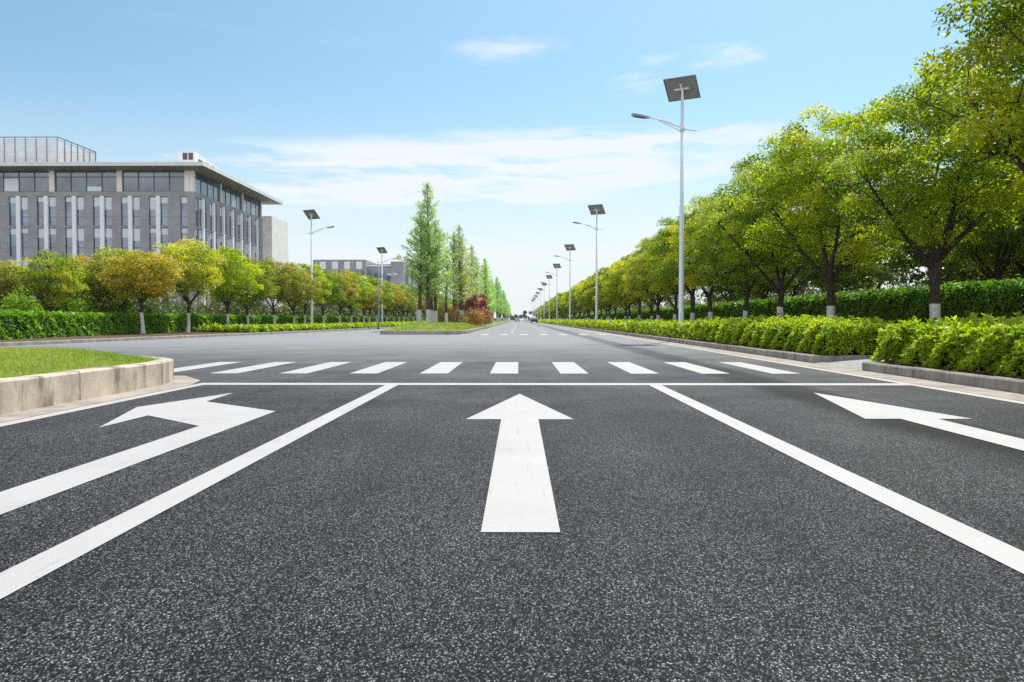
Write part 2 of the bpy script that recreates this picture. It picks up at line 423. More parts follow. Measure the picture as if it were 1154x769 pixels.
quad('edge_line', -4.30, -4.15, -6, 10.42)
quad('edge_line', 5.12, 5.28, -6, 700)
for k in range(10):
    c = -.24 + (k-5)*1.122
    quad('crossing_stripe', c-.225, c+.225, 12.66, 16.1)
for k in range(8):
    c = .27 + (k-3)*1.13
    if c > -3.4: quad('crossing_stripe', c-.225, c+.225, 44.2, 47.4)
quad('edge_line', -3.0, -2.85, 48.5, 700)
for y in range(54, 420, 9):
    quad('lane_dash', 1.75, 1.9, y, y+4.5); quad('lane_dash', -.55, -.40, y-2, y+2.5)
# edge line of the far carriageway
b = MB()
for i in range(n-1):
    (xa,ya),(xb,yb) = LK[i], LK[i+1]
    b.add([(xa+.55,ya,ZP),(xa+.72,ya,ZP),(xb+.72,yb,ZP),(xb+.55,yb,ZP)], [(0,1,2,3)])
b.build('edge_line', M['paint'], road)
quad('gutter', 5.285, RK+.02, -20, 700, z=.006, mat='gutter')
flat('gutter', [(-5.9,12.15),(-5.4,11.6),(-4.9,10.95),(-4.68,10.2),(-4.68,-20),(-4.305,-20),(-4.305,10.42),(-4.5,11.2),(-5.1,12.1)][::-1], z=.006, mat='gutter')
quad('gutter', -3.02, -2.855+.0, 48.5, 700, z=.002, mat='gutter')

# ------------------------------------------------------------------ kerbs
def kerb(name, path, w, h, mat, block=1.0, joint=.008, z0=-.05, side=1, label=None):
    """blocks along a path; the path is the face seen from the road, the kerb lies to its left (side=1) or right"""
    P = [Vector((x, y)) for x, y in path]
    seg = [(P[i+1]-P[i]).length for i in range(len(P)-1)]
    tot = sum(seg)
    def at(s):
        s = min(max(s, 0), tot)
        for i, l in enumerate(seg):
            if s <= l or i == len(seg)-1:
                d = (P[i+1]-P[i]).normalized(); return P[i]+d*s, d
            s -= l
    b = MB(); s = 0.0; ch = .018
    while s < tot - .02:
        e = min(s+block, tot)
        pa, da = at(s+joint/2); pb, db = at(e-joint/2)
        dh = random.uniform(-.006, .006)
        rows = []
        for p, d in ((pa, da), (pb, db)):
            nrm = Vector((-d.y, d.x))*side
            off = random.uniform(-.004, .004)
            prof = [(off, z0), (off, h-ch+dh), (off+ch, h+dh), (w-ch, h+dh), (w, h-ch+dh), (w, z0)]
            rows.append([(p.x+nrm.x*t, p.y+nrm.y*t, z) for t, z in prof])
        k = 6
        fs = [(i, i+1, k+i+1, k+i) for i in range(k-1)] + [tuple(range(k))[::-1], tuple(range(k, 2*k))]
        b.add(rows[0]+rows[1], fs)
        s = e
    return tag(b.build(name, M[mat]), kind='structure')

def median_outline(x0, x1, ynose, yend, r0, r1, steps=8):
    """outline running up the right face and round the nose to the left face"""
    sgn = 1 if ynose > yend else -1
    pts = [(x1, yend), (x1, ynose - sgn*r1)]
    for i in range(1, steps+1):
        t = i/steps*math.pi/2
        pts.append((x1 - r1 + r1*math.cos(t), ynose - sgn*r1 + sgn*r1*math.sin(t)))
    for i in range(steps+1):
        t = i/steps*math.pi/2
        pts.append((x0 + r0 - r0*math.sin(t), ynose - sgn*r0 + sgn*r0*math.cos(t)))
    pts.append((x0, yend))
    return pts
NEAR = (-9.2, -4.65, 12.45, -22, 2.2, 2.2); FAR = (-8.2, -3.05, 45.8, 640, 1.2, 1.6)
near_out = median_outline(*NEAR); far_out = median_outline(*FAR)
kerb('kerb', near_out, .22, .31, 'kerb_cream', block=.98, side=1)
kerb('kerb', far_out, .22, .23, 'gutter', block=1.0, side=-1)
kerb('kerb', [(RK,-20),(RK,13.5)], .18, .15, 'kerb_grey', side=-1)
kerb('kerb', [(RK,15.75),(RK,640)], .18, .15, 'kerb_grey', side=-1)
kerb('kerb', LK, .18, .13, 'gutter', side=1)
# dropped crossing: kerb returns and sloping slab
kerb('kerb', [(RK+.185,13.5),(RK+1.6,13.72)], .15, .15, 'kerb_grey', side=-1)
kerb('kerb', [(RK+1.6,15.75),(RK+.185,15.75)], .15, .15, 'kerb_grey', side=-1)
mb = MB(); mb.add([(RK-.02,13.49,.008),(RK+1.1,13.7,.10),(RK+1.1,15.72,.10),(RK-.02,15.76,.008)], [(0,1,2,3)])
mb.add([(RK+1.1,13.7,.10),(RK+3.4,13.9,.17),(RK+3.4,15.72,.17),(RK+1.1,15.72,.10)], [(0,1,2,3)])
tag(mb.build('footpath', M['footpath']), kind='structure')

def lawn(name, spec, z0, rise, mat='lawn', dy=.5):
    x0, x1, yn, ye, r0, r1 = spec
    sgn = 1 if yn > ye else -1
    ys = []; y = yn - sgn*.24
    step = .12
    while (y - ye)*sgn > 0:
        ys.append(y); y -= sgn*step; step = min(step*1.25, 12)
    ys.append(ye)
    b = MB(); rows = []
    nx = 14
    for y in ys:
        d = (yn - y)*sgn
        def inset(r): return 0 if d >= r else r - math.sqrt(max(0, r*r - (r-d)**2))
        xa, xb = x0+.2+inset(r0)*.98, x1-.2-inset(r1)*.98
        row = []
        for i in range(nx+1):
            t = i/nx; x = xa+(xb-xa)*t
            ed = min(t, 1-t)*(xb-xa); e = min(1, min(ed, max(0, d-.24))/1.5); s = e*e*(3-2*e)
            row.append((x, y, z0 + rise*s + .015*math.sin(x*3.1+y*1.7)*s))
        rows.append(row)
    vs = [p for r in rows for p in r]; k = nx+1
    fs = []
    for j in range(len(rows)-1):
        for i in range(nx):
            q = (j*k+i, j*k+i+1, (j+1)*k+i+1, (j+1)*k+i)
            fs.append(q if sgn < 0 else q[::-1])
    b.add(vs, fs, 0, True)
    o = tag(b.build(name, M[mat]), kind='structure')
    return o
lawn_near = lawn('lawn', NEAR, .28, .17)
lawn_far = lawn('lawn', FAR, .20, .36)

# verges behind the kerbs
mb = MB()
for (ya, yb) in ((-20, 13.6), (15.75, 900)):
    prof = [(RK+.17,.12),(7.9,.17),(9.0,.30)]
    for (xa,za),(xb,zb) in zip(prof[:-1], prof[1:]):
        mb.add([(xa,ya,za),(xb,ya,zb),(xb,yb,zb),(xa,yb,za)], [(0,1,2,3)])
mb.add([(9.0,-20,.30),(90,-20,.30),(90,900,.30),(9.0,900,.30)], [(0,1,2,3)])
tag(mb.build('verge', M['soil']), kind='structure')
mb = MB()
for i in range(n-1):
    (xa,ya),(xb,yb) = LK[i], LK[i+1]
    for (o0,z0,o1,z1) in ((.17,.10,1.6,.12),(1.6,.12,60,.16)):
        mb.add([(xa-o1,ya,z1),(xa-o0,ya,z0),(xb-o0,yb,z0),(xb-o1,yb,z1)], [(0,1,2,3)])
tag(mb.build('verge', M['soil']), kind='structure')

# ------------------------------------------------------------------ foliage materials
CAMPHOR = [(0,(.065,.115,.010)),(.35,(.19,.275,.018)),(.65,(.35,.42,.028)),(.9,(.50,.50,.05)),(1,(.50,.37,.08))]
M['leaf'] = leaf_mat('camphor_leaf', CAMPHOR, .56)
M['leaf_bronze'] = leaf_mat('young_bronze_leaf', [(0,(.18,.20,.02)),(.4,(.36,.34,.035)),(.7,(.52,.41,.06)),(1,(.60,.43,.09))], .55)
M['leaf_lime'] = leaf_mat('lime_leaf', [(0,(.11,.18,.010)),(.4,(.23,.32,.016)),(.75,(.36,.43,.025)),(1,(.46,.47,.05))], .55)
M['leaf_hedge'] = leaf_mat('hedge_leaf', [(0,(.05,.12,.010)),(.45,(.10,.22,.014)),(.8,(.17,.31,.024)),(1,(.24,.37,.04))], .5)
M['leaf_low'] = leaf_mat('low_hedge_leaf', [(0,(.085,.165,.012)),(.35,(.21,.33,.02)),(.75,(.38,.48,.032)),(1,(.52,.55,.08))], .55)
M['leaf_needle'] = leaf_mat('redwood_needles', [(0,(.22,.35,.10)),(.5,(.37,.51,.15)),(1,(.52,.62,.22))], .55)
M['leaf_red'] = leaf_mat('maple_red_leaf', [(0,(.28,.06,.06)),(.6,(.46,.10,.10)),(1,(.56,.18,.15))], .35)
M['leaf_rust'] = leaf_mat('rust_leaf', [(0,(.12,.12,.02)),(.4,(.26,.17,.035)),(.75,(.42,.20,.05)),(1,(.50,.32,.08))], .35)
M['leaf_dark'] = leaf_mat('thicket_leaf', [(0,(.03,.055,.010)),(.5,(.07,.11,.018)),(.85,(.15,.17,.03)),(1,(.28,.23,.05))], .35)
M['grass'] = leaf_mat('grass_blade', [(0,(.16,.25,.03)),(.5,(.29,.38,.05)),(1,(.44,.44,.10))], .35, .6, .2)
M['litter'] = leaf_mat('dry_leaf', [(0,(.06,.03,.018)),(.5,(.16,.08,.04)),(1,(.28,.17,.08))], .15, .8, .1)

# ------------------------------------------------------------------ broadleaf trees
def broadleaf(seed, H, fork, cr, zlow, n_clump, per, L, W, mat, trunk_r=.14, wash=1.12, twigs=True, clump_r=(.36,.68)):
    """trunk with forking limbs, crown of leaf clumps; returns (trunk mesh builder, leaf set)"""
    rs = np.random.default_rng(seed); rr = random.Random(seed)
    tb = MB()
    zc = (zlow + H)/2; hz = (H - zlow)/2
    # trunk
    lean = rs.normal(size=2)*.06
    tp, tr_, tm = [], [], []
    zs = [-.08, 0, .12, .5, wash-.01, wash, wash+.3, fork*.9, fork]
    zs = sorted(set(z for z in zs if z <= fork))
    for z in zs:
        tp.append((lean[0]*z + .015*math.sin(z*5+seed), lean[1]*z + .015*math.cos(z*4+seed), z))
        tr_.append(trunk_r*(1.45 if z <= 0 else 1.18 if z < .2 else 1.0 - .10*z/fork))
        tm.append(1 if z < wash-.005 else 0)
    tb.tube(tp, tr_, 10, mats=tm, cap=False)
    top = Vector(tp[-1])
    # lumpy outline function
    lob = [(norm(rs.normal(size=(1,3)))[0], rs.uniform(-.16,.20), rs.uniform(2,5)) for _ in range(9)]
    def lump(d):
        s = 1.0
        for a, k, p in lob:
            s += k*max(0, float(np.dot(a, d)))**p
        return s
    cen = []
    tries = 0
    while len(cen) < n_clump and tries < n_clump*25:
        tries += 1
        d = norm(rs.normal(size=(1,3)))[0]
        q = rs.uniform(.20, 1)**.42 if rs.random() < .86 else rs.uniform(.15, .6)
        if d[2] < 0 and rs.random() < .30: continue
        s = lump(d)*q
        wz = hz*(1.0 if d[2] > 0 else .92)
        p = np.array([d[0]*cr*s, d[1]*cr*s, zc + d[2]*wz*s])
        if p[2] > H*1.04 or p[2] < zlow*.95: continue
        r = rs.uniform(*clump_r)
        if any(np.linalg.norm((p-c)/np.array([1,1,.8])) < .56*(r+q2) for c, q2 in cen): continue
        cen.append((p, r))
    # limbs
    limbs = []
    nl = rr.randint(4, 5); a0 = rr.uniform(0, 6.28)
    for i in range(nl):
        a = a0 + i*6.283/nl + rr.uniform(-.35,.35)
        el = rr.uniform(.75, 1.15) if i else 1.45
        ln = (H - fork)*rr.uniform(.50,.72)
        st = top + Vector((0,0,-rr.uniform(0,.25)*(i > 0)))
        pts = [st]; d = Vector((math.cos(a)*math.cos(el), math.sin(a)*math.cos(el), math.sin(el)))
        for k in range(5):
            d = (d + Vector((rr.uniform(-.16,.16), rr.uniform(-.16,.16), rr.uniform(-.04,.14)))).normalized()
            pts.append(pts[-1] + d*ln/5)
        r0 = trunk_r*rr.uniform(.52,.68)
        tb.tube(pts, [r0*(1-.72*k/5) for k in range(6)], 7, mats=[0]*5, cap=False)
        limbs += [(pts[k], r0*(1-.72*k/5)) for k in range(1, 6)]
        for k in (2, 3, 4):
            if rr.random() < .9:
                b2 = rr.uniform(0, 6.28); d2 = (d*.5 + Vector((math.cos(b2), math.sin(b2), rr.uniform(.0,.6)))).normalized()
                q = [pts[k]]
                for _ in range(3):
                    d2 = (d2 + Vector((rr.uniform(-.2,.2), rr.uniform(-.2,.2), rr.uniform(-.05,.2)))).normalized(); q.append(q[-1] + d2*ln*.17)
                r1 = r0*(1-.72*k/5)*.6
                tb.tube(q, [r1, r1*.75, r1*.5, r1*.3], 5, mats=[0]*3, cap=False)
                limbs += [(q[j], r1*(1-.25*j)) for j in (1, 2, 3)]
    if twigs:
        LP = np.array([list(p) for p, _ in limbs])
        for c, r in cen:
            dd = np.linalg.norm(LP - c, axis=1) + np.maximum(0, LP[:, 2]-c[2])*.8
            j = int(np.argmin(dd)); p0 = Vector(LP[j]); p1 = Vector(c)
            mid = (p0+p1)/2 + Vector((0, 0, -.10*(p1-p0).length))
            r1 = min(limbs[j][1]*.7, .028)
            tb.tube([p0, mid, p1], [r1, r1*.7, r1*.35], 4, mats=[0]*2, cap=False)
    # leaves
    lv = Leaves()
    for c, r in cen:
        k = int(per*(r/.55)**2)
        d = norm(rs.normal(size=(k,3)))
        d[:, 2] = np.where(d[:, 2] < -.35, -d[:, 2], d[:, 2])
        rad = r*rs.uniform(.15, 1, size=k)**.45
        # uneven clump surface
        rad *= 1 + .18*np.sin(d[:, 0]*5+c[0]*7) * np.cos(d[:, 1]*6+c[1]*5)
        p = c + d*rad[:, None]*np.array([1.08,1.08,.80])
        nn = d*.8 + np.array([0,0,.55]) + rs.normal(size=(k,3))*.55
        base = rs.uniform(.12, .80)
        t = np.clip(base + rs.normal(size=k)*.16 + .06*d[:, 2], 0, 1)
        lv.add(p, nn, L*rs.uniform(.7,1.25,size=k), W*rs.uniform(.75,1.2,size=k), t)
    return tb, lv

def tree_proto(name, tb, lv, leafm, bark='bark'):
    root = empty(name)
    tb.build('trunk', [M[bark], M['limewash']], root)
    lv.build('crown', leafm, root)
    return root
HIDE = []
def protos(name, specs):
    out = []
    for s in specs:
        mat = s.pop('leafm'); bark = s.pop('bark', 'bark')
        tb, lv = broadleaf(mat=None, **s)
        out.append(tree_proto(name, tb, lv, M[mat], bark))
    return out
class Placer:
    """first use moves the prototype itself, later uses copy it"""
    def __init__(self, protos): self.p = protos; self.used = [False]*len(protos)
    def put(self, i, loc, rz, scale, color=None):
        i %= len(self.p)
        if not self.used[i]:
            o = self.p[i]; self.used[i] = True
        else:
            o = copy_tree(self.p[i])
            for k in ('label', 'category', 'group'):
                if k in o: del o[k]
        o.location = loc; o.rotation_euler = (0, 0, rz); o.scale = scale if hasattr(scale, '__len__') else (scale,)*3
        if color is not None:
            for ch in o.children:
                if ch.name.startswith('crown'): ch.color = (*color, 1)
        return o
    def clean(self):
        for i, u in enumerate(self.used):
            if not u:
                for ch in list(self.p[i].children): bpy.data.objects.remove(ch)
                bpy.data.objects.remove(self.p[i])

ORD = ['first','second','third','fourth','fifth','sixth','seventh','eighth','ninth','tenth','eleventh','twelfth','thirteenth','fourteenth']

big = Placer(protos('broadleaf_tree', [
    dict(seed=11, H=7.5, fork=1.95, cr=2.5, zlow=2.15, n_clump=128, per=360, L=.112, W=.058, trunk_r=.135, leafm='leaf'),
    dict(seed=23, H=7.7, fork=2.3, cr=2.45, zlow=2.3, n_clump=128, per=360, L=.112, W=.058, trunk_r=.14, leafm='leaf'),
    dict(seed=37, H=7.2, fork=1.7, cr=2.45, zlow=2.2, n_clump=122, per=360, L=.112, W=.058, trunk_r=.125, leafm='leaf'),
    dict(seed=41, H=7.6, fork=2.1, cr=2.4, zlow=2.05, n_clump=122, per=360, L=.112, W=.058, trunk_r=.125, leafm='leaf')]))
midp = Placer(protos('broadleaf_tree', [
    dict(seed=51, H=7.3, fork=2.0, cr=2.6, zlow=2.2, n_clump=110, per=95, L=.24, W=.13, trunk_r=.125, leafm='leaf', clump_r=(.45,.8)),
    dict(seed=52, H=7.0, fork=2.2, cr=2.5, zlow=2.2, n_clump=110, per=95, L=.24, W=.13, trunk_r=.125, leafm='leaf', clump_r=(.45,.8)),
    dict(seed=53, H=7.4, fork=1.9, cr=2.6, zlow=2.1, n_clump=110, per=95, L=.24, W=.13, trunk_r=.125, leafm='leaf', clump_r=(.45,.8))]))
farp = Placer(protos('broadleaf_tree', [
    dict(seed=61, H=7.2, fork=2.0, cr=2.7, zlow=2.1, n_clump=75, per=30, L=.50, W=.30, trunk_r=.125, leafm='leaf', twigs=False, clump_r=(.6,.95)),
    dict(seed=62, H=7.0, fork=2.0, cr=2.6, zlow=2.1, n_clump=75, per=30, L=.50, W=.30, trunk_r=.125, leafm='leaf', twigs=False, clump_r=(.6,.95))]))

# right-hand row, one trunk every 5.3 m behind the low hedge
right_labels = [
 'large broadleaf tree at the right edge, crown filling the upper right corner',
 'broadleaf tree with thick dark trunk before the tall hedge, nearest whole trunk on the right',
 'broadleaf tree forking low into three limbs, second whole trunk from the right',
 'leaning broadleaf tree with a slanting limewashed trunk, third whole trunk from the right',
 'dark crowned broadleaf tree, fourth whole trunk from the right behind the low hedge',
 'broadleaf tree, fifth whole trunk from the right, just right of the nearest lamp',
 'broadleaf tree, sixth whole trunk from the right, beside the nearest right lamp',
 'broadleaf tree, first of the right row seen left of the nearest lamp pole',
 'broadleaf tree, second of the right row seen left of the nearest lamp pole',
 'broadleaf tree, third of the right row seen left of the nearest lamp pole',
]
tint_r = [(1.15,1.05,.9),(1.0,1.05,.9),(1.2,1.18,.9),(.98,1.05,.9),(.75,.85,.9),(1.25,1.18,.9),(.95,1.0,.9),(1.3,1.12,.85),(1.1,1.02,.9),(1.25,1.08,1)]
var_i = [3,1,0,2,3,0,1,2,0,3]
k = 0; y = 14.3
while y < 420:
    x = 10.0 + random.uniform(-.25,.25)
    rz = random.uniform(0, 6.28)
    if y < 66:
        hs = [1.17,.98,1.04,1.10,1.0,1.02,1.03,1.0,.98,.96][k] if k < 10 else 1
        o = big.put(var_i[k % 10], (x, y, .30), rz, (hs*.92, hs*.92, hs*(.90-.0016*y)), tint_r[k] if k < 10 else (1,1,1))
    elif y < 150:
        s = random.uniform(.74,.86); c = random.uniform(.85,1.45)
        o = midp.put(k, (x, y, .30), rz, (s*1.08,s*1.08,s), (c*random.uniform(1,1.12), c*.97, .9))
    else:
        s = random.uniform(.74,.86); c = random.uniform(1.0,1.25)
        o = farp.put(k, (x, y, .30), rz, (s,s,s), (c*1.05, c, .95))
    lab = right_labels[k] if k < len(right_labels) else ('mid distance broadleaf tree in the right row, past the nearest lamp' if y < 150 else 'far broadleaf tree in the right row, merging into the crowns near the road end')
    tag(o, lab, 'tree', 'broadleaf trees in a row along the right hedge')
    y += 5.3 + random.uniform(-.25,.25); k += 1

# trees beyond the tall right hedge
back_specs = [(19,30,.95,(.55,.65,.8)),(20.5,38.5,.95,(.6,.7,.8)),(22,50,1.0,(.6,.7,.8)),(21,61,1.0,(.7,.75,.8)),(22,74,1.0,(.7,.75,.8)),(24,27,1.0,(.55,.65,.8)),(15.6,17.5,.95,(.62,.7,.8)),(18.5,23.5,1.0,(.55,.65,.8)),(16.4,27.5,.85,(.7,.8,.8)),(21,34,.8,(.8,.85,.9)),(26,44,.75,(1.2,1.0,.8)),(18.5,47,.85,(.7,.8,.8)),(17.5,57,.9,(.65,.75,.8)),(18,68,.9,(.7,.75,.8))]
for i, (x, y, s, c) in enumerate(back_specs):
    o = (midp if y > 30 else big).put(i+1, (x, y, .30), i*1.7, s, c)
    i -= 6
    if i == 0: o.rotation_euler = (R(4), R(12), 1.2)
    tag(o, 'shaded tree filling the thicket deep behind the tall right hedge' if i < 0 else ['dark tree with a leaning pale trunk behind the tall hedge at the right edge',
            'dark tree behind the tall hedge, next left of the leaning trunk',
            'dark green tree behind the tall hedge between the two nearest right trunks',
            'pale green tree in the gap behind the second right trunk',
            'yellowish tree far behind the tall hedge in the gap between right trunks',
            'dark tree behind the tall hedge seen past the fourth right trunk',
            'dark tree behind the tall hedge seen past the fifth right trunk',
            'dark tree behind the tall hedge seen beside the nearest right lamp pole'][i], 'tree', 'trees behind the tall right hedge')

# left-hand row beyond the far carriageway
def lp(mat, seeds):
    return Placer(protos('ornamental_tree', [dict(seed=s, H=H, fork=f, cr=c, zlow=z, n_clump=115, per=170, L=.15, W=.08, trunk_r=.10, leafm=mat, wash=1.12, clump_r=(.3,.58)) for s, H, f, c, z in seeds]))
leftB = lp('leaf_bronze', [(71,4.2,1.65,1.85,1.75), (72,5.2,1.7,2.0,1.7)])
leftL = lp('leaf_lime', [(73,5.4,1.7,2.2,1.7)])
leftG = lp('leaf', [(74,5.4,1.75,2.1,1.7), (75,5.2,1.7,2.1,1.6)])
left_row = [ # x, y, set, variant, scale, label, tint
 (-19.7,41.5,leftB,0,1.0,'rounded bronze leaved tree standing alone before the grey office building',(.95,.95,.9)),
 (-19.2,46.0,leftB,1,1.0,'yellow bronze tree with a limewashed trunk, second clear trunk from the left',(1.05,1.25,.8)),
 (-18.9,51.5,leftL,0,1.0,'bright yellow green tree, third clear limewashed trunk from the left',(1.25,1.2,1)),
 (-19.4,57.0,leftL,0,.93,'yellow green tree half hidden behind the bright yellow green tree',(.95,.9,1)),
 (-19.2,62.5,leftB,1,1.02,'bronze green tree below the pale stone end of the office building',(.62,.74,.7)),
 (-19.2,68.0,leftB,1,.98,'olive bronze tree just left of the nearest left lamp pole',(.75,.85,.8)),
 (-19.9,74.0,leftG,0,1.08,'green tree just right of the nearest left lamp pole',(1.15,1.15,1)),
 (-19.6,80.0,leftL,0,1.04,'lime green tree below the windows of the distant grey building',(.85,.9,1)),
 (-19.4,86.0,leftB,1,1.13,'bronze tree in front of the distant grey building',(.9,.95,.8)),
 (-19.4,92.0,leftG,1,1.13,'green tree left of the second left lamp pole',(1.1,1.2,1)),
]
for x, y, P, v, s, lab, c in left_row:
    o = P.put(v, (x, y, .12), random.uniform(0,6.28), s, c)
    tag(o, lab, 'tree', 'ornamental trees along the far left verge')
y = 98.0; k = 0
while y < 260:
    P = (leftB, leftG, leftL)[k % 3]
    c = random.uniform(.75,1.05)
    o = P.put(k, (-19.4+random.uniform(-.3,.3), y, .12), random.uniform(0,6.28), random.uniform(1.08,1.2), (c,c,.9))
    tag(o, 'distant tree of the far left row, past the second left lamp pole', 'tree', 'ornamental trees along the far left verge')
    y += 6.0; k += 1
for x, y, P, v, s, lab, c in [
 (-22.8,38.5,leftG,1,.72,'olive tree behind the left hedge, second crown from the left edge',(1.1,1.05,.9)),
 (-25.5,38.5,leftB,0,.82,'olive bronze tree cut by the left edge behind the hedge',(.75,.9,.8)),
 (-27.0,49.0,leftB,1,.85,'small orange bronze tree behind the green bushes, left of the lone bronze tree',(.9,.8,.8)),
 (-24.2,44.0,leftB,0,.86,'orange tinged tree between olive tree and lone bronze tree',(.8,.98,.8)),
 (-22.5,45.0,leftG,0,.85,'green yellow tree just behind the lone bronze tree',(1.3,1.15,.8))]:
    o = P.put(v, (x, y, .15), random.uniform(0,6.28), s, c)
    tag(o, lab, 'tree', 'trees behind the left hedge')

# ------------------------------------------------------------------ dawn redwoods on the far median
def redwood(seed, H, mat='leaf_needle', nb=95, wash=1.1, r=1.55, dens=46, tr=.15):
    rs = random.Random(seed); tb = MB(); lv = Leaves(); rn = np.random.default_rng(seed)
    zs = [-.1, 0, .25, wash-.01, wash, H*.3, H*.5, H*.7, H*.85, H]
    lx, ly = rs.uniform(-.02,.02), rs.uniform(-.02,.02)
    def axis(z): return Vector((lx*z + .03*math.sin(z*.9+seed), ly*z + .03*math.cos(z*.8+seed), z))
    tb.tube([axis(z) for z in zs], [tr*1.6, tr*1.35, tr*1.1, tr, tr, tr*.82, tr*.62, tr*.4, tr*.2, .012], 9, mats=[1 if z < wash-.005 else 0 for z in zs], cap=False)
    for i in range(nb):
        t = (i+rs.random())/nb; z = H*(.20 + .78*t)
        prof = r*(1 - ((z/H-.2)/.8)**1.35)*min(1, .45 + (z/H-.2)*2.6) + .12
        ln = prof*rs.uniform(.5,1.2); a = i*2.399 + rs.uniform(-.4,.4); el = rs.uniform(.30,.75)
        p = axis(z); d = Vector((math.cos(a)*math.cos(el), math.sin(a)*math.cos(el), math.sin(el)))
        pts = [p]
        for k in range(3):
            d = (d + Vector((rs.uniform(-.12,.12), rs.uniform(-.12,.12), rs.uniform(-.12,.12)))).normalized(); pts.append(pts[-1]+d*ln/3)
        tb.tube(pts, [.022,.016,.011,.005], 4, mats=[0]*3, cap=False)
        if rs.random() < .12: continue
        m = max(8, int(dens*ln)); P = np.array([list(q) for q in pts])
        s = rn.uniform(.18, 1.08, size=m)*2.999; j = np.minimum(s.astype(int), 2); f = (s-j)[:, None]
        c = P[j]*(1-f) + P[j+1]*f + rn.normal(size=(m,3))*np.array([.09,.09,.07])
        n_ = rn.normal(size=(m,3))*.6 + np.array([0,0,.8])
        u = np.array(d)[None, :]*.6 + rn.normal(size=(m,3))*.6
        lv.add(c, n_, rn.uniform(.14,.26,size=m), rn.uniform(.04,.08,size=m), np.clip(rs.uniform(.2,.8)+rn.normal(size=m)*.18, 0, 1), u)
    return tb, lv
rw = []
for s, H, nb, r, dens in ((81,10.7,140,2.6,52),(82,8.8,110,2.3,46),(83,8.3,110,1.9,30),(84,7.6,95,1.8,32)):
    tb, lv = redwood(s, H, nb=nb, r=r, dens=dens)
    rw.append(tree_proto('redwood_tree', tb, lv, M['leaf_needle'], 'bark_red'))
redw = Placer(rw)
for (x, y, v, s, lab, c) in [
 (-6.85,60.0,0,1.0,'tallest slender redwood on the far median with a pointed top',(1,1,1)),
 (-7.55,60.6,1,1.0,'slender redwood left of the tallest one in the first clump',(1,1,1)),
 (-6.45,61.4,1,.92,'slender redwood right of the tallest one in the first clump',(1,1,1)),
 (-7.0,63.5,3,1.0,'short redwood behind the tallest one in the first clump',(.9,.95,1)),
 (-5.75,62.8,3,.8,'thin sparse redwood between the two clumps on the median',(1.0,.95,1)),
 (-5.55,68.0,2,.95,'sparse redwood with a limewashed trunk, left one of the second pair',(1.05,.95,.9)),
 (-5.05,68.8,2,1.04,'sparse redwood with a limewashed trunk, right one of the second pair',(1.05,.95,.9)),
 (-5.3,74.5,2,.95,'sparse brownish redwood just behind the second pair',(1.15,.95,.8)),
 (-4.9,82.0,2,.98,'redwood with a bare dark trunk above the red maples',(1.0,.95,.9)),
 (-4.9,90.0,1,.85,'leafy redwood behind the red maples',(.95,1,1)),
 (-4.0,97.0,1,.84,'bright green redwood rising right of the red maples',(1.2,1.25,.9)),
 ]:
    o = redw.put(v, (x, y, .52), y*1.3, s, c)
    tag(o, lab, 'tree', 'redwoods on the far median')
y = 104
while y < 330:
    o = redw.put(int(y) % 4, (-4.6+random.uniform(-.7,.7), y, .5), y, random.uniform(.72,.85), (.9,1,1))
    tag(o, 'distant redwood on the far median where the row narrows toward the road end', 'tree', 'redwoods on the far median')
    y += 7.5

# ------------------------------------------------------------------ shrubs
def shrub(name, mat, loc, rx, ry, h, n, L, W, seed, label, cat='bush', group=None, stems=5, tint=None):
    rs = np.random.default_rng(seed); root = empty(name, loc)
    lv = Leaves(); cen = []
    m = max(10, int(n/90))
    for _ in range(m):
        d = norm(rs.normal(size=(1,3)))[0]; d[2] = abs(d[2])
        q = rs.uniform(.35,1)**.5*(1+rs.uniform(-.15,.15))
        cen.append(np.array([d[0]*rx*q, d[1]*ry*q, h*(.12+.82*d[2]*q)]))
    for c in cen:
        k = 90; d = norm(rs.normal(size=(k,3))); r = rs.uniform(.2,1,size=k)**.45*min(rx,ry,h)*.34
        p = c + d*r[:, None]; p[:, 2] = np.maximum(p[:, 2], .05)
        lv.add(p, d*.7+np.array([0,0,.5])+rs.normal(size=(k,3))*.5, L*rs.uniform(.7,1.25,size=k), W*rs.uniform(.75,1.2,size=k), np.clip(rs.uniform(.15,.8)+rs.normal(size=k)*.15,0,1))
    b = MB()
    for i in range(stems):
        a = i*6.28/stems+seed; c = cen[i % len(cen)]
        b.tube([(math.cos(a)*.08, math.sin(a)*.08, -.05), (c[0]*.4, c[1]*.4, c[2]*.5), tuple(c)], [.03,.02,.008], 5, cap=False)
    b.build('stem', M['bark'], root)
    f = lv.build('foliage', M[mat], root)
    if tint: f.color = (*tint, 1)
    return tag(root, label, cat, group)
G = 'red maples on the far median'
for i, (x, y, h, lab) in enumerate([(-3.9,80.0,3.0,'crimson red maple nearest the road on the far median'),(-4.8,76.0,3.2,'dull red maple between redwood trunks on the far median'),(-5.7,79,2.9,'dull red maple behind the second redwood pair')]):
    shrub('maple_tree', 'leaf_red', (x,y,.5), 1.05, 1.1, h, 2600, .2, .13, 90+i, lab, 'tree', G, tint=(1,1,1) if i == 0 else (.7,1.2,1.0))
G = 'rust coloured bushes on the far median'
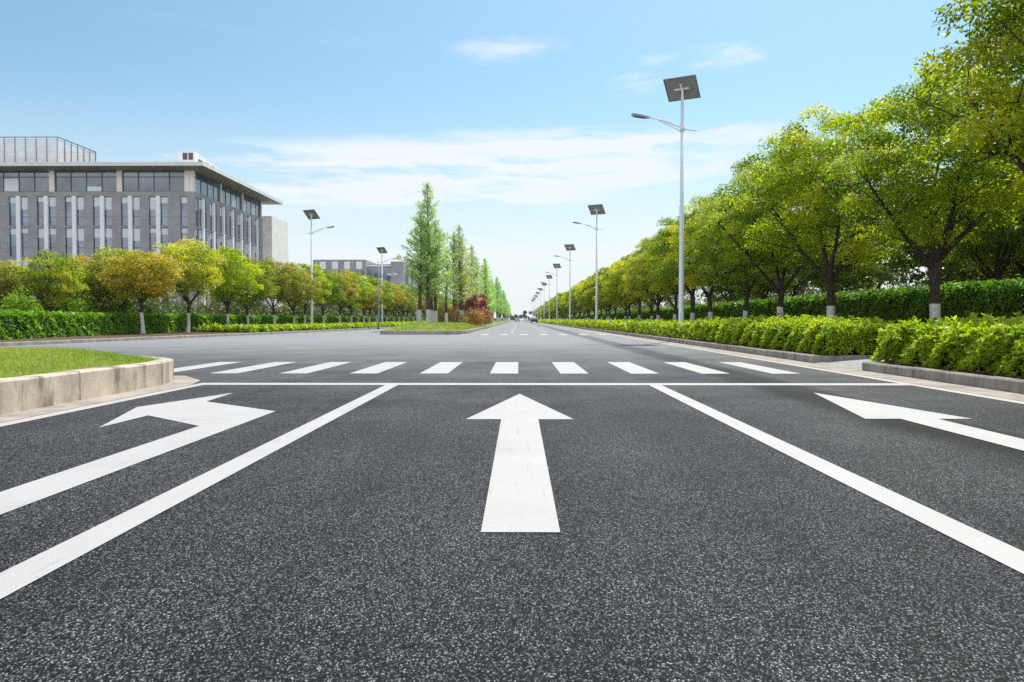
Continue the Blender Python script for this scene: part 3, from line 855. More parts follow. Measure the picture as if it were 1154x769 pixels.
for i, (x, y, rx, h, mat, lab) in enumerate([
   (-5.9,66.5,1.4,1.45,'leaf_rust','low rust green bush between the two redwood clumps'),
   (-4.45,69.5,1.4,1.55,'leaf_rust','rounded rust bush just right of the limewashed redwood pair'),
   (-3.95,73.5,1.15,1.5,'leaf_rust','rust bush beside the median kerb, second right of the limewashed pair'),
   (-3.7,82,.8,1.5,'leaf_lime','yellow bush at the median edge below the crimson maple'),
   (-3.6,88,.8,1.2,'leaf_rust','orange red bush at the far end of the median bushes')]):
    shrub('rust_bush', mat, (x,y,.42), rx, rx, h, 2400, .13, .08, 110+i, lab, 'bush', G, tint=(1.3,.8,1) if i == 4 else None)
G = 'bright green bushes behind the left hedge'
for i, (x, y, rx, h, mat, lab, c) in enumerate([
   (-22.4,35.5,1.05,2.1,'leaf_lime','tall lime green bush above the left hedge, below the olive tree',(.75,.95,1)),
   (-22.3,39.5,1.3,1.95,'leaf_lime','green bush above the hedge, left of the lone bronze trunk',(.62,.85,1)),
   (-24.0,42.5,1.5,2.7,'leaf_lime','wide green bush between olive tree and bronze tree',(.6,.85,1)),
   (-22.9,45.0,1.2,1.8,'leaf_lime','low green bush just right of the lone bronze trunk',(.6,.85,1)),
   (-23.6,50.0,1.5,1.95,'leaf_dark','dark green bush behind the second clear left trunk',(.9,1.1,1)),
   (-24.0,55.0,1.6,2.1,'leaf_dark','dark green bush behind the bright yellow green tree',(.9,1.1,1)),
   (-24.3,36.0,1.1,1.6,'leaf_dark','dark bush at the left edge between hedge and olive crown',(.6,.8,1))]):
    shrub('green_bush', mat, (x,y,.12), rx, rx, h, 3000, .13, .075, 130+i, lab, 'bush', G, tint=c)

# ------------------------------------------------------------------ hedges
def hedge_leaves(path, w, zb, h, dens, L, W, rosette=False, rough=.06, seed=1, taper_ends=True, step=.5, shade=(.15,.8), up=.4, front=1):
    """leaves over the front, top and back of a clipped hedge; dens and size follow the distance from the road start"""
    rs = np.random.default_rng(seed); lv = Leaves()
    P = np.array(path, float); seg = np.linalg.norm(np.diff(P, axis=0), axis=1); cum = np.concatenate([[0], np.cumsum(seg)])
    tot = cum[-1]
    ph = rs.uniform(0, 6.28, size=12); fr = rs.uniform(.5, 5, size=12)
    def wob(s): return sum(np.sin(fr[i]*s+ph[i]) for i in range(12))/12
    s0 = 0.0
    while s0 < tot:
        s1 = min(s0+step*4, tot)
        mid = (s0+s1)/2; j = min(np.searchsorted(cum, mid, side='right')-1, len(seg)-1)
        pm = P[j] + (P[j+1]-P[j])*(mid-cum[j])/seg[j]
        D = max(6.0, math.hypot(*pm))
        sc = max(1.0, D/18.0)
        l, wd = L*sc**.85, W*sc**.85
        area = (s1-s0)*(2*h + w)
        m = int(area*dens/sc**1.55)
        if m < 4: m = 4
        s = rs.uniform(s0, s1, size=m)
        jj = np.clip(np.searchsorted(cum, s, side='right')-1, 0, len(seg)-1)
        d = (P[jj+1]-P[jj])/seg[jj][:, None]; nx = np.stack([-d[:, 1], d[:, 0]], 1)*front
        base = P[jj] + d*(s-cum[jj])[:, None]
        t = rs.uniform(0, 2*h+w, size=m)*1.0
        face = np.where(t < h, 0, np.where(t < h+w, 1, 2))
        lump = 1 + rough*1.6*wob(s*1.0) + rough*rs.normal(size=m)*.7
        edge = np.minimum(1, np.minimum(s, tot-s)/.35)
        hh = h*lump*(.72+.28*edge)
        off = np.where(face == 0, 0, np.where(face == 1, (t-h), w)) 
        zz = np.where(face == 0, t, np.where(face == 1, h, 2*h+w-t))/h*hh
        depth = np.abs(rs.normal(size=m))*.07*min(2, sc)
        bulge = .06*wob(s*2.3+zz*3)+rough*.5*np.sin(s*7+zz*9)
        off = np.where(face == 0, off+depth+bulge, np.where(face == 2, off-depth, off+rs.normal(size=m)*.03))
        # rounded shoulders
        shoulder = np.clip((zz-hh*.72)/(hh*.28), 0, 1)
        off = np.where(face == 0, off+shoulder**2*(.26 if rosette else .10), off)
        zz = np.where(face == 1, zz-depth*.8-.04*np.abs(2*(t-h)/w-1)**3, zz)
        c = np.stack([base[:, 0]+nx[:, 0]*off, base[:, 1]+nx[:, 1]*off, zb+np.maximum(.03, zz)], 1)
        out = np.stack([-nx[:, 0], -nx[:, 1], np.zeros(m)], 1)
        nrm = np.where((face == 0)[:, None], out, np.where((face == 1)[:, None], np.array([0,0,1.0]), -out))
        cl = np.clip(.5*(shade[0]+shade[1]) + (shade[1]-shade[0])*.35*np.sin(s*3.1+ph[0]+zz*4)*np.sin(s*1.3+ph[1]) + rs.normal(size=m)*.14, 0, 1)
        if rosette and sc < 1.6:
            k = 7
            ax = norm(nrm*.55 + np.array([0,0,up+.4]) + rs.normal(size=(m,3))*.30)
            for q in range(k):
                r_ = norm(rs.normal(size=(m,3))); r_ = norm(r_ - ax*np.sum(r_*ax, 1, keepdims=True))
                u = norm(ax*rs.uniform(.25,.95,size=(m,1)) + r_*.8)
                nn = norm(ax*.9 - u*np.sum(ax*u, 1, keepdims=True) + rs.normal(size=(m,3))*.15)
                ll = l*rs.uniform(.7,1.2,size=m)
                lv.add(c + u*ll[:, None]*.5, nn, ll, wd*rs.uniform(.8,1.15,size=m), np.clip(cl+rs.normal(size=m)*.08+(.08 if q < 3 else 0), 0, 1), u)
        else:
            lv.add(c, nrm*.6+np.array([0,0,up])+rs.normal(size=(m,3))*.5, l*rs.uniform(.7,1.3,size=m), wd*rs.uniform(.8,1.2,size=m), cl)
        s0 = s1
    for e, (p, d) in enumerate(((P[0], (P[1]-P[0])/seg[0]), (P[-1], (P[-2]-P[-1])/seg[-1]))):
        D = max(6.0, math.hypot(*p)); sc = max(1.0, D/18.0); m = int(w*h*dens*1.5/sc**1.5)
        if m < 3: continue
        nx = np.array([-d[1], d[0]])*front*(1 if e == 0 else -1)
        off = rs.uniform(0, w, size=m); z = rs.uniform(.03, h, size=m); rd = np.abs(rs.normal(size=m))*.12 - .08*np.sin(off*5)*np.sin(z*7)
        c = np.stack([p[0]+nx[0]*off+d[0]*rd, p[1]+nx[1]*off+d[1]*rd, zb+z], 1)
        out = np.array([-d[0], -d[1], 0.0])
        cl = np.clip(.5*(shade[0]+shade[1])+rs.normal(size=m)*.18, 0, 1)
        for q in range(6 if rosette else 1):
            ax = norm(out*.6+np.array([0,0,up+.4])+rs.normal(size=(m,3))*.4); r_ = norm(rs.normal(size=(m,3))); u = norm(ax*.6+r_*.8)
            nn = norm(ax-u*np.sum(ax*u,1,keepdims=True)+rs.normal(size=(m,3))*.15); ll = L*sc**.85*rs.uniform(.7,1.2,size=m)
            lv.add(c+u*ll[:,None]*.5, nn, ll, W*sc**.85, np.clip(cl+rs.normal(size=m)*.08,0,1), u)
    return lv

M['hedge_core'] = simple('inner_twigs', (.05,.055,.022), .95, spec=.1, var=.5, scale=9)
def hedge(name, lv, mat, path, w, zb, h, label, front=1, inset=.10, group=None, stems=None):
    """one mesh: leaves plus the woody inside that stops light passing straight through"""
    me = lv.mesh(name, M[mat]); o = link(bpy.data.objects.new(name, me))
    b = MB(); P = [Vector(p) for p in path]
    q = []
    for i, p in enumerate(P):
        d = (P[min(i+1,len(P)-1)]-P[max(i-1,0)]).normalized(); nn = Vector((-d.y, d.x))*front
        e = Vector((0,0)) if 0 < i < len(P)-1 else d*(.42 if i == 0 else -.42)
        q.append((p+e+nn*inset, p+e+nn*(w-inset)))
    for i in range(len(q)-1):
        (a0,a1),(b0,b1) = q[i], q[i+1]; z1 = zb+h*.86; zz = zb+.10
        b.hexa([(a0.x,a0.y,zz),(a1.x,a1.y,zz),(b1.x,b1.y,zz),(b0.x,b0.y,zz),(a0.x,a0.y,z1),(a1.x,a1.y,z1),(b1.x,b1.y,z1),(b0.x,b0.y,z1)])
    if stems:
        sp, n_ = stems; rr = random.Random(5)
        d = (P[-1]-P[0]); ln = min(d.length, n_*sp); d.normalize(); nn = Vector((-d.y, d.x))*front
        for i in range(n_):
            s = i*sp+rr.uniform(0,sp)
            if s > ln-.3: break
            c = P[0]+d*s+nn*rr.uniform(.16,.5)
            for _ in range(3):
                e = Vector((rr.uniform(-.12,.12), rr.uniform(-.12,.12)))
                b.tube([(c.x,c.y,zb-.03),(c.x+e.x,c.y+e.y,zb+.28)], [.012,.007], 4, cap=False)
    tmp = b.build('twigs', M['hedge_core'], o)
    return tag(o, label, 'hedge', group)
G1 = 'low light green hedges along the right kerb'
pth = [(6.18,5.0),(6.18,13.75)]
hedge('low_hedge', hedge_leaves(pth, 1.45, .13, .57, 380, .09, .046, True, .18, 3, shade=(.3,.9), front=-1), 'leaf_low', pth, 1.45, .13, .58,
      'low light green hedge piece at the right edge, nearer the camera than the path gap', -1, .2, G1, (.22, 40))
pth = [(6.18,15.95),(6.18,60),(6.2,330)]
hedge('low_hedge', hedge_leaves(pth, 1.45, .13, .61, 380, .09, .046, True, .15, 4, shade=(.3,.9), front=-1), 'leaf_low', pth, 1.45, .13, .62,
      'long low light green hedge running beyond the path gap along the right kerb', -1, .2, G1, (.22, 120))
pth = [(12.4,6.0),(12.4,320)]
hedge('tall_hedge', hedge_leaves(pth, 1.5, .30, 1.55, 620, .105, .055, False, .045, 5, shade=(.1,.7), front=-1, up=.35), 'leaf_hedge', pth, 1.5, .30, 1.55,
      'tall clipped dark green hedge behind the right tree trunks', -1, .14)
pth = [(-20.2,20),(-18.9,28.0),(-20.1,40),(-20.7,50),(-21.2,66),(-21.2,240)]
hedge('tall_hedge', hedge_leaves(pth, 1.6, .12, 1.02, 900, .11, .06, False, .05, 6, shade=(.15,.85), front=1), 'leaf_hedge', pth, 1.6, .12, 1.02,
      'clipped green hedge along the left edge in front of the office building', 1, .14).color = (1.25,1.2,1,1)
pth = [(-15.0,46),(-13.7,66),(-13.2,85),(-13.2,240)]
pth = [(x-.55,y) for x,y in pth]
hedge('low_hedge', hedge_leaves(pth, 3.2, .12, .34, 620, .12, .06, False, .10, 7, shade=(.2,.9), front=1), 'leaf_low', pth, 3.2, .12, .34,
      'very low lime green hedge below the left lamp poles, beyond the far carriageway', 1, .15)

# far thickets that read as one mass
def thicket(name, mat, x0, x1, y0, y1, h, n, L, seed, label, dens_near=True):
    rs = np.random.default_rng(seed); lv = Leaves()
    m = n//60
    u = rs.uniform(0,1,size=m)**(1.8 if dens_near else 1)
    for k in range(m):
        y = y0+(y1-y0)*u[k]; x = rs.uniform(x0,x1)
        sc = max(1, y/45)
        hh = h*(.55+.45*math.sin(y*.23+seed)*math.sin(y*.071+x))
        c = np.array([x,y,.3+rs.uniform(.08,1)*hh]); d = norm(rs.normal(size=(60,3)))
        p = c+d*rs.uniform(.2,1,size=(60,1))**.45*np.array([1.0,1.2,.8])*rs.uniform(.5,1.0)*min(2,sc**.5)
        p[:,2] = np.maximum(p[:,2], .2)
        lv.add(p, d*.7+np.array([0,0,.5])+rs.normal(size=(60,3))*.5, L*sc**.6*rs.uniform(.7,1.3,size=60), L*.55*sc**.6, np.clip(rs.uniform(.1,.85)+rs.normal(size=60)*.14,0,1))
    o = lv.build(name, M[mat]); o['label'] = label; o['category'] = 'thicket'
    return tag(o, kind='stuff')
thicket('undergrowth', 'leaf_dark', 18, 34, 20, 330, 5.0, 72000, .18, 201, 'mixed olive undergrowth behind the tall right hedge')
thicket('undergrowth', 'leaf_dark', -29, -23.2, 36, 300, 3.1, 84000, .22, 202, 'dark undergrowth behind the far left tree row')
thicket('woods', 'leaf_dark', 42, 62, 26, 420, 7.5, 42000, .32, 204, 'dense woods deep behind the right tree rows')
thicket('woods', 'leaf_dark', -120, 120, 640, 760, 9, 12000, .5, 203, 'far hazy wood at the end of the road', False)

# grass blades and dry leaves
def surface_z(spec, z0, rise, x, y):
    x0,x1,yn,ye,r0,r1 = spec; sgn = 1 if yn > ye else -1
    d = (yn-y)*sgn
    ins = lambda r: np.where(d >= r, 0, r-np.sqrt(np.maximum(0, r*r-(r-d)**2)))
    xa, xb = x0+.2+ins(r0)*.98, x1-.2-ins(r1)*.98
    ed = np.minimum(x-xa, xb-x); e = np.clip(np.minimum(ed, np.maximum(0, d-.24))/1.5, 0, 1); s = e*e*(3-2*e)
    return z0+rise*s, (ed > .0) & (d > .24)
def blades(name, spec, z0, rise, ya, yb, n, Lb, Wb, seed, label):
    rs = np.random.default_rng(seed); lv = Leaves()
    x = rs.uniform(spec[0], spec[1], size=n); y = rs.uniform(ya, yb, size=n)
    z, ok = surface_z(spec, z0, rise, x, y); x, y, z = x[ok], y[ok], z[ok]; m = len(x)
    u = norm(rs.normal(size=(m,3))*.42+np.array([0,0,1.0])); L = Lb*rs.uniform(.5,1.3,size=m)
    c = np.stack([x,y,z],1)+u*L[:,None]*.42
    patch = .5+.28*np.sin(x*1.9+y*.8)*np.sin(y*1.4-x)+rs.normal(size=m)*.17
    lv.add(c, rs.normal(size=(m,3))+np.array([0,-.5,.3]), L, Wb, np.clip(patch,0,1), u)
    o = lv.build(name, M['grass']); o['label'] = label; o['category'] = 'grass'
    return tag(o, kind='stuff')
blades('grass', NEAR, .28, .17, -1.0, 12.5, 115000, .055, .007, 301, 'short mown grass on the near left median')
blades('grass', FAR, .20, .36, 46.2, 80, 26000, .12, .03, 302, 'short mown grass on the far median')
rs = np.random.default_rng(9); m = 5200
y = np.concatenate([rs.uniform(6,13.3,size=1600), rs.uniform(16,60,size=m-1600)]); x = RK+.22+np.abs(rs.normal(size=m))*.22
lv = Leaves(); lv.add(np.stack([x,y,np.full(m,.145)+rs.uniform(0,.03,size=m)],1), rs.normal(size=(m,3))*.4+np.array([0,0,1]), rs.uniform(.03,.07,size=m), rs.uniform(.02,.04,size=m), rs.uniform(0,1,size=m))
o = lv.build('leaf_litter', M['litter']); o['label'] = 'dry brown leaves on the soil under the low right hedges'; o['category'] = 'dry leaves'; tag(o, kind='stuff')

# ------------------------------------------------------------------ solar street lamps
def street_lamp():
    root = empty('street_lamp')
    b = MB(); b.tube([(0,0,-.1),(0,0,.02),(0,0,9.75)], [.115,.115,.062], 16); b.build('pole', M['white_steel'], root)
    b = MB(); b.box(-.24,.24,-.24,.24,-.02,.03); 
    for sx in (-1,1):
        for sy in (-1,1): b.tube([(sx*.18,sy*.18,.03),(sx*.18,sy*.18,.09)], .018, 6)
    b.build('base_plate', M['white_steel'], root)
    b = MB(); b.box(-.06,.06,-.128,-.112,.55,1.0); b.build('service_door', M['white_steel'], root)
    # swept arm with a short tail on the far side of the pole
    b = MB()
    pts = [(.60,0,8.38),(.30,0,8.42),(0,0,8.50),(-.40,0,8.66),(-.85,0,8.82),(-1.38,0,8.93)]
    b.tube(pts, [.018,.026,.036,.034,.031,.027], 8); b.tube([(-.10,0,8.40),(-.55,0,8.62),(-.95,0,8.80)], [.02,.02,.018], 6)
    b.tube([(0,0,8.36),(0,0,8.62)], .098, 14)
    b.build('arm', M['white_steel'], root)
    b = MB()
    a = Vector((-1.34,0,8.92)); d = Vector((-.985,0,.17)).normalized(); up = Vector((.17,0,.985)).normalized()
    for (t0,t1,w0,w1,h0,h1) in ((0,.14,.05,.11,.03,.045),(.14,.62,.11,.13,.045,.05),(.62,.74,.13,.07,.05,.025)):
        p0, p1 = a+d*t0, a+d*t1
        b.hexa([p0-up*h0+Vector((0,-w0,0)), p0-up*h0+Vector((0,w0,0)), p1-up*h1+Vector((0,w1,0)), p1-up*h1+Vector((0,-w1,0)),
                p0+up*h0+Vector((0,-w0*.7,0)), p0+up*h0+Vector((0,w0*.7,0)), p1+up*h1+Vector((0,w1*.7,0)), p1+up*h1+Vector((0,-w1*.7,0))])
    head = b.build('lamp_head', M['grey_steel'], root)
    b = MB(); p0, p1 = a+d*.17-up*.052, a+d*.62-up*.057
    b.hexa([p0-up*.012+Vector((0,-.09,0)), p0-up*.012+Vector((0,.09,0)), p1-up*.012+Vector((0,.10,0)), p1-up*.012+Vector((0,-.10,0)),
            p0+Vector((0,-.09,0)), p0+Vector((0,.09,0)), p1+Vector((0,.10,0)), p1+Vector((0,-.10,0))]); b.build('lens', M['lens'], head)
    # solar panel tipped towards the sun
    b = MB(); w, h = .67, .52
    b.box(-w+.03,w-.03,-h+.03,h-.03,-.012,.010,0); b.box(-w+.031,w-.031,-h+.031,h-.031,.0105,.014,1)
    for (x0,x1,y0,y1) in ((-w,w,-h,-h+.03),(-w,w,h-.03,h),(-w,-w+.03,-h+.03,h-.03),(w-.03,w,-h+.03,h-.03)): b.box(x0,x1,y0,y1,-.03,.018,2)
    b.box(-.004,.004,-h+.03,h-.03,-.018,-.012,2)
    pan = b.build('solar_panel', [M['panel_back'], M['cells'], M['alu']], root, (0,.10,10.12), Matrix.Rotation(R(-29),3,'Z').to_4x4().to_3x3().__matmul__(Matrix.Rotation(R(-44),3,'X')).to_euler())
    b = MB(); b.box(-.30,.30,-.035,.035,-.075,-.031); b.box(-.035,.035,-.25,.25,-.055,-.0305); b.build('bracket', M['white_steel'], pan)
    b = MB(); b.tube([(0,0,9.70),(0,0,9.95),(0,.07,10.08)], [.045,.045,.04], 10); b.build('mast_head', M['white_steel'], root)
    b = MB(); b.box(-.17,.17,-.13,.0,9.42,9.42+.001) if False else None
    return root
lamp = street_lamp(); first = True
def put_lamp(x, y, z, rz, label, group):
    global first
    o = lamp if first else copy_tree(lamp)
    first = False
    o.location = (x,y,z); o.rotation_euler = (0,0,rz)
    if rz:   # the panel keeps facing the sun whichever way the arm points
        for ch in o.children:
            if ch.name.startswith('solar_panel'):
                e = (Matrix.Rotation(-rz,3,'Z') @ Matrix.Rotation(R(-29),3,'Z') @ Matrix.Rotation(R(-44),3,'X')).to_euler(); ch.rotation_euler = e; ch.location = (0,-.10,10.12)
            if ch.name.startswith('mast_head'): ch.rotation_euler = (0,0,rz)
    tag(o, label, 'street lamp', group)
GL = 'solar street lamps along the right hedge'
rl = ['tall white solar street lamp nearest the camera, in the low right hedge',
      'white solar street lamp, second along the right hedge',
      'white solar street lamp, third along the right hedge']
for k in range(11):
    lab = rl[k] if k < 3 else ('small solar street lamp, %s along the right hedge' % ORD[k] if k < 6 else 'tiny distant solar street lamp where the right row closes up')
    put_lamp(6.62, 32.6+35.6*k, .14, 0, lab, GL)
GL = 'solar street lamps along the far left verge'
ll = ['white solar street lamp nearest on the left, before the distant grey building', 'white solar street lamp, second on the left, over the distant grey building', 'white solar street lamp, third on the left, beside the redwoods']
for k in range(6):
    put_lamp(-18.5+.0*k, 71.0+36.5*k, .12, math.pi, ll[k] if k < 3 else 'distant solar street lamp on the left behind the redwoods', GL)

# camera post with a short arm beside the second left lamp
post = empty('traffic_post', (-12.9,73.0,.1))
b = MB(); b.tube([(0,0,-.1),(0,0,6.1)], [.085,.06], 12); b.build('post', M['grey_steel'], post)
b = MB(); b.tube([(0,0,4.75),(1.75,0,4.85)], [.04,.03], 8); b.tube([(0,0,5.4),(.9,0,4.83)], .012, 5); b.build('arm', M['grey_steel'], post)
b = MB(); b.box(.9,1.16,-.5,-.1,4.87,5.0); b.box(1.5,1.72,-.35,-.05,4.89,5.01); b.build('traffic_camera', M['white_steel'], post)
tag(post, 'slim grey traffic camera post with a short arm beside the second left lamp', 'traffic post')

# ------------------------------------------------------------------ office building
M['clad'] = None
def cladding():
    m, nt, N, L, B = new_mat('grey_stone_cladding')
    tc = N.new('ShaderNodeTexCoord'); mp = N.new('ShaderNodeMapping'); L.new(tc.outputs['Object'], mp.inputs['Vector'])
    sx = N.new('ShaderNodeSeparateXYZ'); L.new(tc.outputs['Object'], sx.inputs['Vector'])
    ad = N.new('ShaderNodeMath'); ad.operation = 'ADD'; L.new(sx.outputs['X'], ad.inputs[0]); L.new(sx.outputs['Y'], ad.inputs[1])
    cb = N.new('ShaderNodeCombineXYZ'); L.new(ad.outputs['Value'], cb.inputs['X']); L.new(sx.outputs['Z'], cb.inputs['Y'])
    br = N.new('ShaderNodeTexBrick'); br.inputs['Scale'].default_value = 1; br.inputs['Brick Width'].default_value = .9; br.inputs['Row Height'].default_value = .45; br.inputs['Mortar Size'].default_value = .012
    br.inputs['Color1'].default_value = (.31,.31,.318,1); br.inputs['Color2'].default_value = (.355,.354,.362,1); br.inputs['Mortar'].default_value = (.23,.23,.23,1)
    L.new(cb.outputs['Vector'], br.inputs['Vector'])
    nz = N.new('ShaderNodeTexNoise'); nz.inputs['Scale'].default_value = .5; nz.inputs['Detail'].default_value = 6; L.new(tc.outputs['Object'], nz.inputs['Vector'])
    r = ramp(N, [(.3,g(.85)),(.7,g(1.1))]); L.new(nz.outputs['Fac'], r.inputs['Fac'])
    mx = N.new('ShaderNodeMix'); mx.data_type = 'RGBA'; mx.blend_type = 'MULTIPLY'; mx.inputs['Factor'].default_value = 1
    L.new(br.outputs['Color'], mx.inputs['A']); L.new(r.outputs['Color'], mx.inputs['B']); L.new(mx.outputs['Result'], B.inputs['Base Color']); B.inputs['Roughness'].default_value = .7
    return m
M['clad'] = cladding()
M['pale_stone'] = simple('pale_stone', (.84,.80,.75), .8, var=.08, scale=.8)
M['roof_white'] = simple('roof_fascia', (.76,.75,.73), .6, var=.06, scale=.6)
M['soffit'] = simple('soffit', (.34,.33,.32), .7, var=.06, scale=.5)
M['fin'] = simple('white_fin', (.86,.87,.88), .45, var=.03)
M['frame'] = simple('window_frame', (.05,.055,.06), .4, var=.05)
M['blind'] = simple('window_blind', (.72,.79,.84), .8, var=.05)
M['metal_panel'] = simple('penthouse_panel', (.56,.54,.52), .5, metal=.2, var=.10, scale=.7)
M['louvre'] = simple('louvre_panel', (.27,.25,.235), .5, metal=.3, var=.1, scale=1)
def glass(name, tint, refl=.35):
    m, nt, N, L, B = new_mat(name)
    tc = N.new('ShaderNodeTexCoord'); nz = N.new('ShaderNodeTexNoise'); nz.inputs['Scale'].default_value = .45; nz.inputs['Detail'].default_value = 3; L.new(tc.outputs['Object'], nz.inputs['Vector'])
    r = ramp(N, [(.35, tuple(c*.5 for c in tint)), (.65, tuple(c*1.5 for c in tint))]); L.new(nz.outputs['Fac'], r.inputs['Fac']); L.new(r.outputs['Color'], B.inputs['Base Color'])
    B.inputs['Roughness'].default_value = .06; B.inputs['Specular IOR Level'].default_value = 1.0; B.inputs['IOR'].default_value = 1.6
    bm = N.new('ShaderNodeBump'); bm.inputs['Strength'].default_value = .04; bm.inputs['Distance'].default_value = .05
    L.new(nz.outputs['Fac'], bm.inputs['Height']); L.new(bm.outputs['Normal'], B.inputs['Normal'])
    return m
M['glass'] = glass('window_glass', (.10,.155,.225)); M['glass2'] = glass('band_glass', (.075,.115,.165))

def office():
    root = empty('office_building', (-41.2, 101, 0))   # the near right-hand corner; front runs to -X, side to +Y
    W_, DEP = 62.0, 27.0
    # wall with deep window slots: piers and floor bands (front in local XZ at y=0, side in local YZ at x=0)
    floors = [(12.8,16.5),(8.9,12.55),(5.0,8.6),(1.0,4.6)]
    pitch, ww, gapf = 3.57, .96, .50
    def slots(off, cnt): return [(-off-i*pitch) for i in range(cnt)]
    fcen = [-(4.55+i*pitch) for i in range(16)]
    scen = [2.9+i*pitch for i in range(7)]
    wall = MB(); T = .45
    def wall_run(cuts, lo, hi, place):
        """cuts: list of (a,b) openings along the run; fills between and above/below"""
        cuts = sorted(cuts); x = lo
        for a, b_ in cuts:
            place(x, a, 0, 17.0); x = b_
            zz = 0
            for (z0, z1) in sorted(floors):
                place(a, b_, zz, z0); zz = z1
            place(a, b_, zz, 17.0)
        place(x, hi, 0, 17.0)
    fc = [(-1.75,-.85)] + [(c-ww-gapf/2, c+ww+gapf/2) for c in fcen]
    wall_run(fc, -W_, 0, lambda a,b_,z0,z1: wall.box(a,b_,0,T,z0,z1))
    sc_ = [(.62,1.42)] + [(c-ww-gapf/2, c+ww+gapf/2) for c in scen]
    wall_run(sc_, T, DEP, lambda a,b_,z0,z1: wall.box(-T,0,a,b_,z0,z1))
    wall.box(-W_,-T-.01,DEP-.3,DEP,0,17.0)
    wall.build('wall', M['clad'], root)
    back = MB(); back.box(-W_+.1,-T-1.2,T+1.2,DEP-.4,0,17.0); back.build('interior_core', M['frame'], root)
    # white fins between paired windows
    for c in fcen[:10]:
        b = MB(); b.box(c-.24,c+.24,-.14,T-.1,1.0,16.55); b.build('fin', M['fin'], root)
    for c in scen:
        b = MB(); b.box(-T+.1,.14,c-.24,c+.24,1.0,16.55); b.build('fin', M['fin'], root)
    rr = random.Random(3)
    def window(a, b_, z0, z1, side):
        fr = MB(); t = .045
        def bx(m, u0,u1,v0,v1,d0,d1,mat=0):
            if side: m.box(-d1,-d0,u0,u1,v0,v1,mat)
            else: m.box(u0,u1,d0,d1,v0,v1,mat)
        g_ = .003; a += g_; b_ -= g_; z0 += g_; z1 -= g_
        bx(fr,a,a+t,z0,z1,.17,.27); bx(fr,b_-t,b_,z0,z1,.17,.27); bx(fr,a+t,b_-t,z0,z0+t,.17,.27); bx(fr,a+t,b_-t,z1-t,z1,.17,.27)
        zm = z0+1.1; bx(fr,a+t,b_-t,zm,zm+t,.17,.27); zt = z1-.75
        o = fr.build('window', M['frame'], root)
        pn = MB(); bx(pn,a+t,b_-t,z0+t,z1-t,.215,.225); pn.build('pane', M['glass'], o)
        bh = rr.choice([.6,.8,.8,1.2,1.6]); bl = MB(); bx(bl,a+t+.01,b_-t-.01,z1-t-bh,z1-t-.01,.195,.205); bl.build('blind', M['blind'], o)
    for (z0,z1) in floors[:3]:
        window(-1.75,-.85,z0,z1,0); window(.62,1.42,z0,z1,1)
        for c in fcen[:7]:
            window(c-gapf/2-ww,c-gapf/2,z0,z1,0); window(c+gapf/2,c+gapf/2+ww,z0,z1,0)
        for c in scen:
            window(c-gapf/2-ww,c-gapf/2,z0,z1,1); window(c+gapf/2,c+gapf/2+ww,z0,z1,1)
    # glazed top storey between pale columns, set back a little
    ZB, ZT = 17.0, 19.75
    b = MB(); b.box(-W_,-.0,0.02,T,17.0,17.12); b.box(-T,-.02,T,DEP,17.0,17.12); b.build('sill_band', M['clad'], root)
    def band(a, b_, side, y=.35):
        m_ = MB(); nn = max(2, int(abs(b_-a)/1.72)); t = .05
        def bx(m, u0,u1,v0,v1,d0,d1):
            if side: m.box(-d1,-d0,u0,u1,v0,v1)
            else: m.box(u0,u1,d0,d1,v0,v1)
        for i in range(nn+1):
            u = a+(b_-a)*i/nn; bx(m_, u-t, u+t, ZB+.12, ZT, y-.06, y+.06)
        for z in (ZB+.15, ZT-.75, ZT-.06): bx(m_, a+t, b_-t, z-.05, z+.05, y-.045, y+.05)
        o = m_.build('glazing', M['frame'], root)
        p = MB(); bx(p, a+t, b_-t, ZB+.12, ZT, y, y+.02); p.build('pane', M['glass2'], o)
        for i in range(nn):
            if rr.random() < .28:
                u0, u1 = a+(b_-a)*i/nn+.08, a+(b_-a)*(i+1)/nn-.08; rl_ = MB(); bx(rl_, u0, u1, ZB+.2, ZB+.2+rr.choice([.6,1.2,1.6]), y-.02, y-.005); rl_.build('blind', M['blind'], o)
        
    cols = [-.9-8.62*i for i in range(8)]
    for i in range(6): band(cols[i+1]+.35, cols[i]-.35, 0)
    for c in cols[:7]:
        b = MB(); b.box(c-.32,c+.32,.05,.6,17.122,ZT); b.build('column', M['pale_stone'], root)
    b = MB(); b.box(-.55,-.05,.05,.6,17.122,ZT); b.build('column', M['pale_stone'], root)
    sides = [.9,9.6,18.3,DEP-.2]
    for i in range(3): band(sides[i]+.12, sides[i+1]-.12, 1)
    for c in sides[1:]:
        b = MB(); b.box(-.5,-.06,c-.1,c+.1,17.122,ZT); b.build('column', M['pale_stone'], root)
    b = MB(); b.box(-W_,-1.5,1.5,DEP-.3,17.0,19.9); b.build('top_storey_core', M['frame'], root)
    # broad flat roof with a sloping edge
    b = MB()
    x0,x1,y0,y1 = -W_-2,2.0,-2.0,31.6
    zb, zl, zt = 19.76, 19.98, 20.45
    ins = 1.9
    ring = [[(x0,y0),(x1,y0),(x1,y1),(x0,y1)], [(x0+ins,y0+ins),(x1-ins,y0+ins),(x1-ins,y1-ins),(x0+ins,y1-ins)]]
    vs_ = [(x,y,zb) for x,y in ring[1]] + [(x,y,zl) for x,y in ring[0]] + [(x,y,zt) for x,y in ring[0]]
    b.add(vs_, [(0,3,2,1)] + [(i,(i+1)%4,4+(i+1)%4,4+i) for i in range(4)], 1)
    b.add(vs_, [(4+i,4+(i+1)%4,8+(i+1)%4,8+i) for i in range(4)]+[(8,9,10,11)], 0)
    b.build('roof', [M['roof_white'], M['soffit']], root)
    # roof plant: screened penthouse
    b = MB(); px1, py0, py1 = -23.6, 11.0, 21.0
